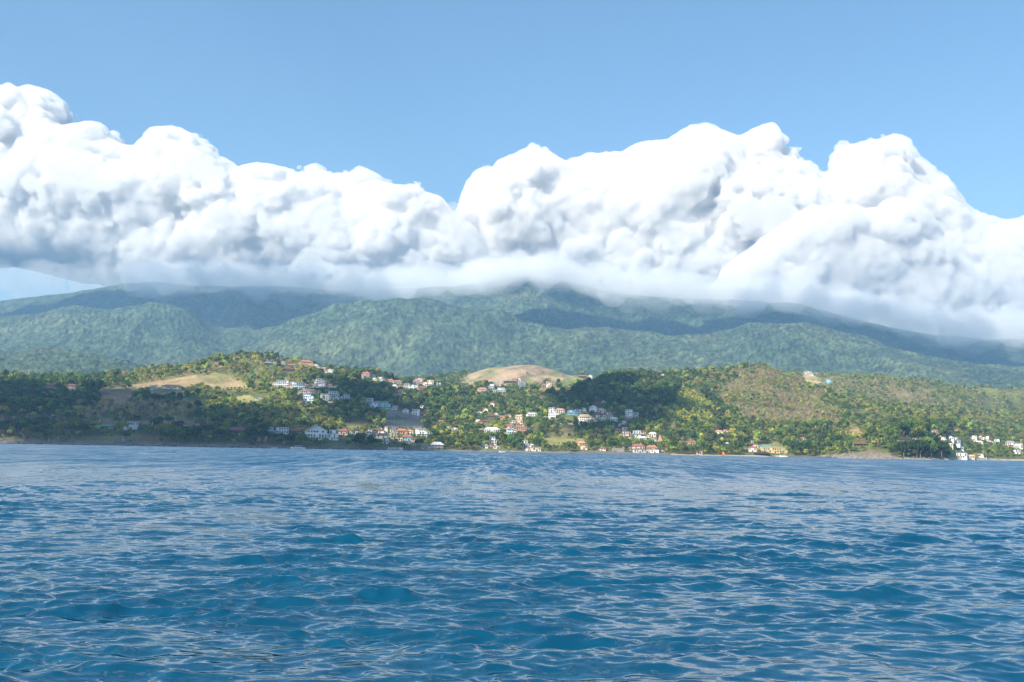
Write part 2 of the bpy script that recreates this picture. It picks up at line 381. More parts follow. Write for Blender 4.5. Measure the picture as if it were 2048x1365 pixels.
    # far off, wave faces turned away from the boat are hidden by the crests: the mean visible face leans to the open bay
    mr = g.n('MapRange'); g.t.links.new(sx.outputs['Y'], mr.inputs['Value'])
    mr.inputs['From Min'].default_value = 15; mr.inputs['From Max'].default_value = 160; mr.inputs['To Min'].default_value = 0; mr.inputs['To Max'].default_value = -.19
    cx = g.n('CombineXYZ'); g.t.links.new(mr.outputs[0], cx.inputs['Y']); ad = g.n('VectorMath', operation='ADD'); g.t.links.new(acc, ad.inputs[0]); g.t.links.new(cx.outputs[0], ad.inputs[1]); acc = ad.outputs[0]
    nn = g.n('VectorMath', operation='NORMALIZE'); g.t.links.new(acc, nn.inputs[0])
    deep = g.mix(g.noise(.25, 2, geo.outputs['Position']), (.0, .033, .075), (.0, .056, .108))
    b = g.bsdf(deep, .02, .5, IOR=1.55); g.t.links.new(nn.outputs[0], b.inputs['Normal'])
    me = mesh_np('water', V, F, [g.m], True)
    o = link('water', me); tag(o, kind='structure', label='choppy deep blue sea with small wind waves', cat='sea')
build_water()

# ------------------------------------------------------------------ clouds: puffs welded into one body, filled with dense white vapour
def cloud_mat(name, dens, alb=(.926, .924, .922), ani=.1):
    g = NG(name); v = g.n('VolumePrincipled'); g.set(v, 'Color', alb); g.set(v, 'Density', dens); g.set(v, 'Anisotropy', ani)
    g.t.links.new(v.outputs[0], g.out.inputs['Volume']); g.m.cycles.homogeneous_volume = True
    return g.m
def ico(sub):
    import bmesh
    bm = bmesh.new(); bmesh.ops.create_icosphere(bm, subdivisions=sub, radius=1)
    V = np.array([v.co[:] for v in bm.verts]); F = np.array([[v.index for v in f.verts] for f in bm.faces]); bm.free(); return V, F
ICO = {k: ico(k) for k in (1, 2, 3)}
def spheres_mesh(P, R, sub=2):
    V, F = ICO[sub]; n = len(P)
    VV = (V[None]*R[:, None, None]+P[:, None, :]).reshape(-1, 3)
    FF = (F[None]+(np.arange(n)*len(V))[:, None, None]).reshape(-1, 3)
    return VV, FF
def weld(name, P, R, voxel, mat, disp, seed, squash=1.0):
    VV, FF = spheres_mesh(P, R)
    me = mesh_np(name, VV, FF)
    o = link(name, me); md = o.modifiers.new('r', 'REMESH'); md.mode = 'VOXEL'; md.voxel_size = voxel; md.use_smooth_shade = True
    dg = bpy.context.evaluated_depsgraph_get(); ev = o.evaluated_get(dg); m2 = bpy.data.meshes.new_from_object(ev)
    o.modifiers.clear(); old = o.data; o.data = m2; bpy.data.meshes.remove(old)
    n = len(m2.vertices); co = np.empty(n*3, np.float32); m2.vertices.foreach_get('co', co); co = co.reshape(-1, 3).astype(float)
    no = np.empty(n*3, np.float32); m2.vertex_normals.foreach_get('vector', no); no = no.reshape(-1, 3)
    d = 0
    for s, a in disp:
        nn = noise(co[:, 0]/s, co[:, 1]/s, co[:, 2]/s, seed); nn = (1-np.abs(nn)*1.6)          # billowy
        d = d+a*nn; seed += 1
    co += no*d[:, None]
    m2.vertices.foreach_set('co', co.astype(np.float32).ravel()); m2.materials.clear(); m2.materials.append(mat); m2.update()
    print(name, n, 'verts')
    return o
def surface_nets(f, org, h):
    """iso-surface of a scalar grid (inside > 0) as quads"""
    nx, ny, nz = f.shape; ins = f > 0
    c = [ins[i:nx-1+i, j:ny-1+j, k:nz-1+k] for i in (0, 1) for j in (0, 1) for k in (0, 1)]
    cnt = sum(q.astype(np.int8) for q in c); act = (cnt > 0) & (cnt < 8); del c
    idx = -np.ones(act.shape, np.int64); A = np.argwhere(act); idx[act] = np.arange(len(A))
    S = np.zeros((len(A), 3)); N = np.zeros(len(A)); cor = [(i, j, k) for i in (0, 1) for j in (0, 1) for k in (0, 1)]
    fv = {q: f[A[:, 0]+q[0], A[:, 1]+q[1], A[:, 2]+q[2]] for q in cor}
    for p in cor:
        for ax in range(3):
            if p[ax]: continue
            q = list(p); q[ax] = 1; q = tuple(q); a, b = fv[p], fv[q]; m = (a > 0) != (b > 0)
            t = np.where(m, a/np.where(m, a-b, 1), 0); pos = np.tile(np.array(p, float), (len(A), 1)); pos[:, ax] += t
            S[m] += pos[m]; N[m] += 1
    V = (A+S/N[:, None])*h+org; Fq = []
    for ax in range(3):
        sl0 = [slice(1, -1)]*3; sl0[ax] = slice(0, -1); sl1 = list(sl0); sl1[ax] = slice(1, None)
        e = ins[tuple(sl0)] != ins[tuple(sl1)]; P = np.argwhere(e); off = np.array([1, 1, 1]); off[ax] = 0; P = P+off
        u, v = [q for q in range(3) if q != ax]
        def g_(du, dv):
            Q = P.copy(); Q[:, u] -= du; Q[:, v] -= dv; return idx[Q[:, 0], Q[:, 1], Q[:, 2]]
        q = np.stack([g_(1, 1), g_(0, 1), g_(0, 0), g_(1, 0)], -1)
        fl = ins[P[:, 0], P[:, 1], P[:, 2]]
        if ax == 1: fl = ~fl
        q = np.where(fl[:, None], q, q[:, ::-1]); Fq.append(q)
    Fq = np.vstack(Fq); return V, Fq[(Fq >= 0).all(1)]
def rot_noise(x, y, z, s, seed):
    a = .7+seed; ca, sa = math.cos(a), math.sin(a); u, v = ca*x-sa*z, sa*x+ca*z; b = .4+seed*1.7; cb, sb = math.cos(b), math.sin(b); v, w_ = cb*v-sb*y, sb*v+cb*y
    return noise(u/s, v/s, w_/s, seed)
def worley(x, y, z, s, seed):
    x, y, z = x/s, y/s, z/s; ix, iy, iz = [np.floor(q).astype(np.int64) for q in (x, y, z)]; fx, fy, fz = x-ix, y-iy, z-iz; b = np.full(x.shape, 9.0)
    for i in (-1, 0, 1):
        for j in (-1, 0, 1):
            for k in (-1, 0, 1):
                h1 = _h(ix+i, iy+j, iz+k, seed); h2 = (h1*4096.0) % 1; h3 = (h1*97.0) % 1
                b = np.minimum(b, (i+h1-fx)**2+(j+h2-fy)**2+(k+h3-fz)**2)
    return np.sqrt(b)
def outline_dist(xg, zg, xs, zt, zb):
    """2-D distance inside the outline, for a grid; negative outside"""
    X, Z = np.meshgrid(xg, zg, indexing='ij'); T = np.interp(xg, xs, zt); B = np.interp(xg, xs, zb)
    d = np.full(X.shape, 1e9)
    n = len(xg); r = 26
    for k in range(-r, r+1):
        i = np.clip(np.arange(n)+k, 0, n-1); dx = (xg[i]-xg)[:, None]
        dt = np.hypot(dx, np.maximum(T[i][:, None]-Z, 0)*(Z <= T[i][:, None])); d = np.minimum(d, np.where(Z <= T[i][:, None], dt, np.abs(dx)))
    o = np.minimum(np.where(Z > T[:, None], T[:, None]-Z, d), Z-B[:, None]); return o
def big_cloud(name, top, bot, depth, seed, label, dens=.019, h=18.5, half=650, amp=1.0, kind=None, cat='cloud', front=None):
    tx, ty = L(top); bx, by = L(bot); pxs = np.arange(max(tx[0], bx[0]), min(tx[-1], bx[-1])+1, 3.0)
    pt_, pb_ = pt(pxs, np.interp(pxs, tx, ty), np.full(len(pxs), float(depth))), pt(pxs, np.interp(pxs, bx, by), np.full(len(pxs), float(depth)))
    xs = (pt_[:, 0]+pb_[:, 0])/2; zt, zb = pt_[:, 2], pb_[:, 2]+38*fbm2(xs/330, xs*0, seed, 3)*2*amp
    xg = np.arange(xs[0]-6*h, xs[-1]+6*h, h); zg = np.arange(zb.min()-5*h, zt.max()+7*h, h); lean = .05*(zt.max()-zb.min()) if half > 300 else 0; yg = np.arange(-half-11*h, half+lean+11*h, h)
    D = outline_dist(xg, zg, xs, zt, zb); D = np.minimum(D, (xg-xs[0])[:, None]); D = np.minimum(D, (xs[-1]-xg)[:, None])
    Tk = np.where(D > 0, half*np.sqrt(np.clip(1-(1-np.clip(D/(half*.85), 0, 1))**2, 0, 1)), D*1.5)
    f = np.empty((len(xg), len(yg), len(zg)), np.float32)
    X, Z = np.meshgrid(xg, zg, indexing='ij'); low = np.clip((Z-np.interp(xg, xs, zb)[:, None])/520, .2, 1)
    for j, y in enumerate(yg):
        # the overhang: upper parts lean away from the sea a little
        yy = y-.05*(Z-zb.min())*(1 if half > 300 else 0)
        q = np.where(D > 0, np.minimum(D, (Tk-np.abs(yy))*.8), -np.hypot(D, np.maximum(np.abs(yy)-30, 0)*.8))
        m = (q > -130*amp) & (q < 170*amp); v = np.where(q > 0, 200.0, -200.0)
        x_, z_, y_ = X[m], Z[m], np.full(m.sum(), y+depth)
        wx = 34*noise(x_/210, y_/210, z_/210, 5); x2 = x_+wx; z2 = z_+.8*noise(x_/180, y_/180, z_/180, 6)*34
        mod = np.clip(.95+.9*noise(x_/520, y_/520, z_/420, seed+9), .5, 1.4)
        n = 120*(rot_noise(x_, y_, z_, 700, seed))*np.clip(D[m]/300, 0, 1)+mod*(250*(.50-worley(x2, y_, z2*1.1, 390, seed+1))+125*(.51-worley(x2, y_, z2, 175, seed+3))+98*(.52-worley(x2, y_, z2, 84, seed+2)))+30*rot_noise(x_, y_, z_, 44, seed+4)
        v[m] = np.where(q[m] < -85*amp, -200., q[m]+n*amp*low[m])
        f[:, j, :] = v
    V, F = surface_nets(f, np.array([xg[0], yg[0]+depth, zg[0]]), h)
    o = link(name, mesh_np(name, V, F, [cloud_mat(name+'_vapour', dens)], True)); print(name, len(V), V[:, 1].min(), V[:, 2].min(), V[:, 2].max())
    tag(o, label, cat, None if kind else 'cumulus clouds over the mountain', kind); return o
LT = "-500:120 -300:110 -120:150 -40:190 0:180 60:170 100:185 130:222 150:252 200:248 230:285 270:302 310:265 350:262 400:268 430:300 480:332 520:330 600:345 680:340 720:350 760:370 830:378 880:398 905:425 950:450 985:500 1010:560 1030:610"
LB = "-500:560 -300:540 -100:540 0:540 100:550 200:562 260:600 500:625 700:635 900:640 1030:650"
RT_ = "885:475 905:440 920:400 935:365 950:342 990:328 1060:298 1100:312 1130:330 1180:310 1240:310 1270:290 1330:285 1350:262 1380:248 1430:262 1470:282 1500:262 1540:250 1580:280 1600:312 1625:342 1660:335 1685:292 1740:285 1775:272 1810:290 1840:330 1880:360 1920:402 1945:428 1990:436 2048:440 2200:400 2500:430"
RB = "885:490 905:480 935:470 960:490 985:560 1040:590 1200:640 1300:660 1500:680 1650:700 1800:720 2048:730 2500:740"
big_cloud('cloud', LT, LB, 8200, 11, 'long bright cumulus bank lying over the left half of the mountain')
big_cloud('cloud', RT_, RB, 8300, 23, 'tall towering cumulus with twin white domes over the right half of the mountain')
# a nearer, greyer bank before the right tower, and the thin cloud that clings to the summits
big_cloud('cloud', "1380:600 1440:540 1520:480 1600:430 1680:400 1740:420 1800:400 1850:430 1920:490 2048:500 2300:520", "1380:680 1500:690 1700:710 2048:730 2300:740", 7480, 41, 'lower grey cumulus shoulder in front of the right tower', half=260, amp=.75)

def wisp(spec, n, dens, r0, r1, label, seed, depth=7330):
    g = np.random.default_rng(seed); q = [tuple(map(float, k.split(':'))) for k in spec.split()]; P = []; R = []
    for i in range(n):
        j = g.integers(0, len(q)-1); f = g.uniform(); px = q[j][0]+(q[j+1][0]-q[j][0])*f+g.normal()*8; py = q[j][1]+(q[j+1][1]-q[j][1])*f+g.normal()*q[j][2]
        P.append(pt(np.array([px]), np.array([py]), np.array([depth+g.normal()*70]))[0]); R.append(g.uniform(r0, r1))
    o = weld('cloud', np.array(P), np.array(R), 18, cloud_mat('wisp_vapour', dens), ((170, 34), (70, 18)), seed); tag(o, label, 'cloud', 'cumulus clouds over the mountain')
wisp("-250:540:10 0:556:9 120:560:8 220:572:6 320:578:5", 120, .0016, 35, 85, 'thin torn cloud shred under the left end of the cumulus bank', 61)
wisp("905:430:8 930:470:14 965:520:16 1000:560:14 1060:560:10 1130:580:8", 90, .0022, 40, 95, 'thin pale cloud veil in the gap between the two cumulus masses', 62)
# ------------------------------------------------------------------ where a sight line meets the land
def hit(px, py):
    d = ray(np.array([px]), np.array([py]))[0]; d = d/d[1]
    y0 = np.interp(px, *SH)+8
    ys = np.arange(y0, 2500, 1.5); x = d[0]*ys; z = CAMZ+d[2]*ys
    h = height(x, ys); k = np.where(h >= z)[0]
    j = k[0] if len(k) else int(np.argmin(np.where(ys < y0+1700, z-h, 1e9)))
    return np.array([x[j], ys[j], max(h[j], 1.0)])

# ------------------------------------------------------------------ buildings
_mats = {}
def paint(c, rough=.85, key='plaster'):
    k = (key, c)
    if k not in _mats:
        g = NG(key); geo = g.n('TexCoord'); nz = g.noise(.9, 4, geo.outputs['Object'], .65)
        cc = g.mix(1.0, c, g.ramp(nz, .3, .75, (.78, .77, .74), (1.06, 1.06, 1.06)), 'MULTIPLY')
        g.bsdf(cc, rough, .25); _mats[k] = g.m
    return _mats[k]
def tiles(c):
    k = ('tiles', c)
    if k not in _mats:
        g = NG('roof_tiles'); geo = g.n('TexCoord'); w_ = g.n('TexWave', bands_direction='X'); g.set(w_, 'Scale', 1.6); g.set(w_, 'Distortion', .6); g.t.links.new(geo.outputs['Object'], w_.inputs['Vector'])
        nz = g.noise(1.3, 4, geo.outputs['Object'], .7)
        cc = g.mix(1.0, c, g.ramp(nz, .25, .75, (.6, .6, .6), (1.25, 1.2, 1.15)), 'MULTIPLY')
        g.bsdf(cc, .8, .2, bump=w_.outputs['Fac'], bs=.4, bd=.06); _mats[k] = g.m
    return _mats[k]
def glass():
    if 'glass' not in _mats:
        g = NG('window_glass'); geo = g.n('TexCoord'); g.bsdf(g.mix(g.noise(.7, 2, geo.outputs['Object']), (.02, .03, .035), (.07, .09, .10)), .12, .6); _mats['glass'] = g.m
    return _mats['glass']
class MB:
    def __init__(s): s.v = []; s.f = []
    def box(s, x0, x1, y0, y1, z0, z1):
        n = len(s.v); s.v += [(x, y, z) for z in (z0, z1) for x, y in ((x0, y0), (x1, y0), (x1, y1), (x0, y1))]
        s.f += [tuple(n+i for i in q) for q in ((0, 3, 2, 1), (4, 5, 6, 7), (0, 1, 5, 4), (1, 2, 6, 5), (2, 3, 7, 6), (3, 0, 4, 7))]; return s
    def add(s, v, f):
        n = len(s.v); s.v += v; s.f += [tuple(n+i for i in q) for q in f]; return s
    def bar(s, a, b, r, k=5, r2=None):
        a = np.array(a, float); b = np.array(b, float); d = b-a; d /= np.linalg.norm(d); u = np.cross(d, (0, 0, 1) if abs(d[2]) < .9 else (1, 0, 0)); u /= np.linalg.norm(u); w_ = np.cross(d, u)
        r2 = r if r2 is None else r2; n = len(s.v)
        for c_, rr in ((a, r), (b, r2)):
            for i in range(k): s.v.append(tuple(c_+rr*(math.cos(2*math.pi*i/k)*u+math.sin(2*math.pi*i/k)*w_)))
        s.f += [(n+i, n+(i+1) % k, n+k+(i+1) % k, n+k+i) for i in range(k)]+[tuple(n+i for i in range(k))[::-1], tuple(n+k+i for i in range(k))]; return s
    def build(s, name, mat, parent=None, smooth=False):
        me = bpy.data.meshes.new(name); me.from_pydata(s.v, [], s.f); me.materials.append(mat); me.update()
        if smooth: me.polygons.foreach_set('use_smooth', [True]*len(me.polygons))
        return link(name, me, parent)
COLS = dict(W=(.76, .75, .72), w=(.62, .62, .60), C=(.74, .66, .50), P=(.68, .47, .38), O=(.58, .32, .19), Y=(.66, .48, .19), B=(.25, .45, .62), T=(.28, .55, .58), D=(.14, .10, .08),
            N=(.40, .26, .17), G=(.42, .41, .39), S=(.38, .34, .28), L=(.60, .70, .78), R=(.50, .15, .10), M=(.45, .13, .22))
ROOF = dict(r=(.29, .125, .09), o=(.38, .19, .12), b=(.17, .09, .06), g=(.28, .27, .26), w=(.70, .69, .66), t=(.13, .30, .24), k=(.07, .05, .045), p=(.50, .27, .20), u=(.20, .24, .30), y=(.55, .40, .20))
HOUSES = []                                   # (x, y, z, half width, height, px, py, w, h)
def house(px, py, wp, hp, typ, wall, roof, label, name='house', cat='house', yaw=None, floors=None, on=None):
    P = hit(px, py) if on is None else pt(np.array([px]), np.array([py]), np.array([on]))[0]
    sc = P[1]/FPX; W = wp*sc; H = hp*sc
    rnd = random.Random(int(px*31+py*7))
    root = bpy.data.objects.new(name, None); COL.objects.link(root); root.empty_display_size = 2
    root.location = P; root.rotation_euler = (0, 0, -math.atan2(P[0], P[1])+(rnd.uniform(-.22, .22) if yaw is None else yaw))
    tag(root, label, cat, 'houses on the hillside above the bay' if cat == 'house' else None)
    D = W*rnd.uniform(.6, .8); rh = 0
    if typ in ('gab', 'hip'): rh = min(H*.38, W*.22)
    if typ == 'A': rh = H*.8
    if typ == 'pav': rh = min(H*.45, W*.25)
    bh = H-rh; fl = floors or max(1, round(bh/2.9)); fh = bh/fl
    wm = paint(COLS[wall]); rm = tiles(ROOF[roof]); gm = glass(); hx = W/2*(.93 if typ in ('gab', 'hip', 'pav', 'A') else .97); yf = 0.0
    m = MB()
    if typ == 'flat' and fl > 1:                 # stepped modern block: the upper floors set back and shorter
        sets = []
        side = rnd.choice((-1, 1))
        for k in range(fl):
            a, b = -hx, hx
            if k == fl-1: 
                if side > 0: a = -hx+W*rnd.uniform(.1, .3)
                else: b = hx-W*rnd.uniform(.1, .3)
            sets.append((a, b, yf+k*.9*rnd.uniform(.3, 1)))
        for k, (a, b, f) in enumerate(sets): m.box(a, b, f, D, (-4 if k == 0 else k*fh+.002), (k+1)*fh-(.0 if k == fl-1 else .25))
    elif typ == 'pav':
        n = max(3, int(W/3)); sets = []
        for i in range(n+1):
            x = -hx+2*hx*i/n; m.box(x-.12, x+.12, 0, .24, -3, bh); m.box(x-.12, x+.12, D-.24, D, -3, bh)
        m.box(-hx*.98, hx*.98, D*.55, D*.9, -3, bh*.98)
        sets = [(-hx, hx, D*.55)]
    else:
        m.box(-hx, hx, yf, D, -4, bh); sets = [(-hx, hx, yf)]*fl
    if typ == 'gab' or typ == 'A':               # the gable triangle belongs to the wall
        gz = rh-.12; n = [(-hx, 0, bh), (hx, 0, bh), (0, 0, bh+gz*.96), (-hx, D, bh), (hx, D, bh), (0, D, bh+gz*.96)]
        m.add(n, [(0, 1, 2), (3, 5, 4), (0, 2, 5, 3), (1, 4, 5, 2)])
    body = m.build('post_frame' if typ == 'pav' else 'wall', wm, root)
    # roof
    r = MB(); e = .55
    if typ in ('gab', 'A'):
        t = .25; X = W/2+(.1 if typ == 'A' else .25); zb = bh-.28 if typ == 'gab' else bh-.9
        for s in (-1, 1):
            v = [(0, -e, bh+rh), (s*X, -e, zb), (s*X, D+e, zb), (0, D+e, bh+rh)]; v2 = [(a, b, c-t) for a, b, c in v]
            r.add(v+v2, [(0, 1, 2, 3), (7, 6, 5, 4), (0, 4, 5, 1), (1, 5, 6, 2), (2, 6, 7, 3), (3, 7, 4, 0)])
    elif typ in ('hip', 'pav'):
        X = W/2+.3; k = X*.55; z0 = bh-.02
        v = [(-X, -e, z0), (X, -e, z0), (X, D+e, z0), (-X, D+e, z0), (-k, D/2, bh+rh), (k, D/2, bh+rh), (-X, -e, z0-.22), (X, -e, z0-.22), (X, D+e, z0-.22), (-X, D+e, z0-.22)]
        r.add(v, [(0, 1, 5, 4), (2, 3, 4, 5), (1, 2, 5), (3, 0, 4), (0, 6, 7, 1), (1, 7, 8, 2), (2, 8, 9, 3), (3, 9, 6, 0), (9, 8, 7, 6)])
    else:
        a, b, f = sets[-1]; r.box(a-.35, b+.35, f-.7, D+.2, bh+.003, bh+.24)
        if fl > 1:
            for k, (a, b, f) in enumerate(sets[:-1]): r.box(a-.15, b+.15, f-.5, D-.1, (k+1)*fh-.25, (k+1)*fh)
    rf = r.build('roof', rm if typ != 'flat' else paint(ROOF[roof], key='roof_slab'), root)
    if typ == 'hip' and W > 9 and rnd.random() < .4: MB().box(W*.2, W*.2+.8, D/2-.4, D/2+.4, bh+rh*.4, bh+rh+.7).build('chimney', wm, rf)
    if typ == 'flat' and rnd.random() < .35: MB().bar((W*.15, D*.6, bh+.24), (W*.15, D*.6, bh+1.5), .55, 10).build('water_tank', paint((.10, .13, .20), .5, 'tank'), root)
    # windows, doors, balconies
    if hp >= 5:
        for k in range(fl):
            a, b, f = sets[min(k, len(sets)-1)]; n = max(2, min(9, round((b-a)/2.5))); bay = (b-a)/n; z0 = k*fh
            balc = fl > 1 and k > 0 and rnd.random() < .6
            for i in range(n):
                xc = a+bay*(i+.5); ww = bay*rnd.choice((.5, .6, .72))
                door = (k == 0 and i == n//2)
                if rnd.random() < .2 and not door: continue
                zb, zt = (z0+.05, z0+min(2.3, fh*.8)) if door or balc else (z0+fh*.30, z0+fh*.80)
                o = MB().box(xc-ww/2, xc+ww/2, f-.05, f+.05, zb, zt).build('door' if door else 'window', gm if not door or fl > 1 else paint((.12, .06, .03), .6, 'wood'), root)
            if balc:
                q = MB().box(a+.2, b-.2, f-1.3, f-.52, z0-.12, z0+.02)
                for i in range(int((b-a)/1.2)+1): q.box(a+.25+i*1.2, a+.31+i*1.2, f-1.28, f-1.22, z0+.02, z0+.95)
                q.box(a+.2, b-.2, f-1.3, f-1.2, z0+.95, z0+1.02); q.build('balcony', paint((.75, .75, .73)) if wall not in 'ND' else paint(COLS['N']), root)
        if W > 6 and typ != 'pav': 
            for s in (-1, 1):
                x = s*hx; MB().box(min(x-.05, x+.05), max(x-.05, x+.05), D*.35, D*.62, fh*.3, fh*.8).build('window', gm, root)
    HOUSES.append((P[0], P[1], P[2], W/2, H, px, py, wp, hp, D))
    return root
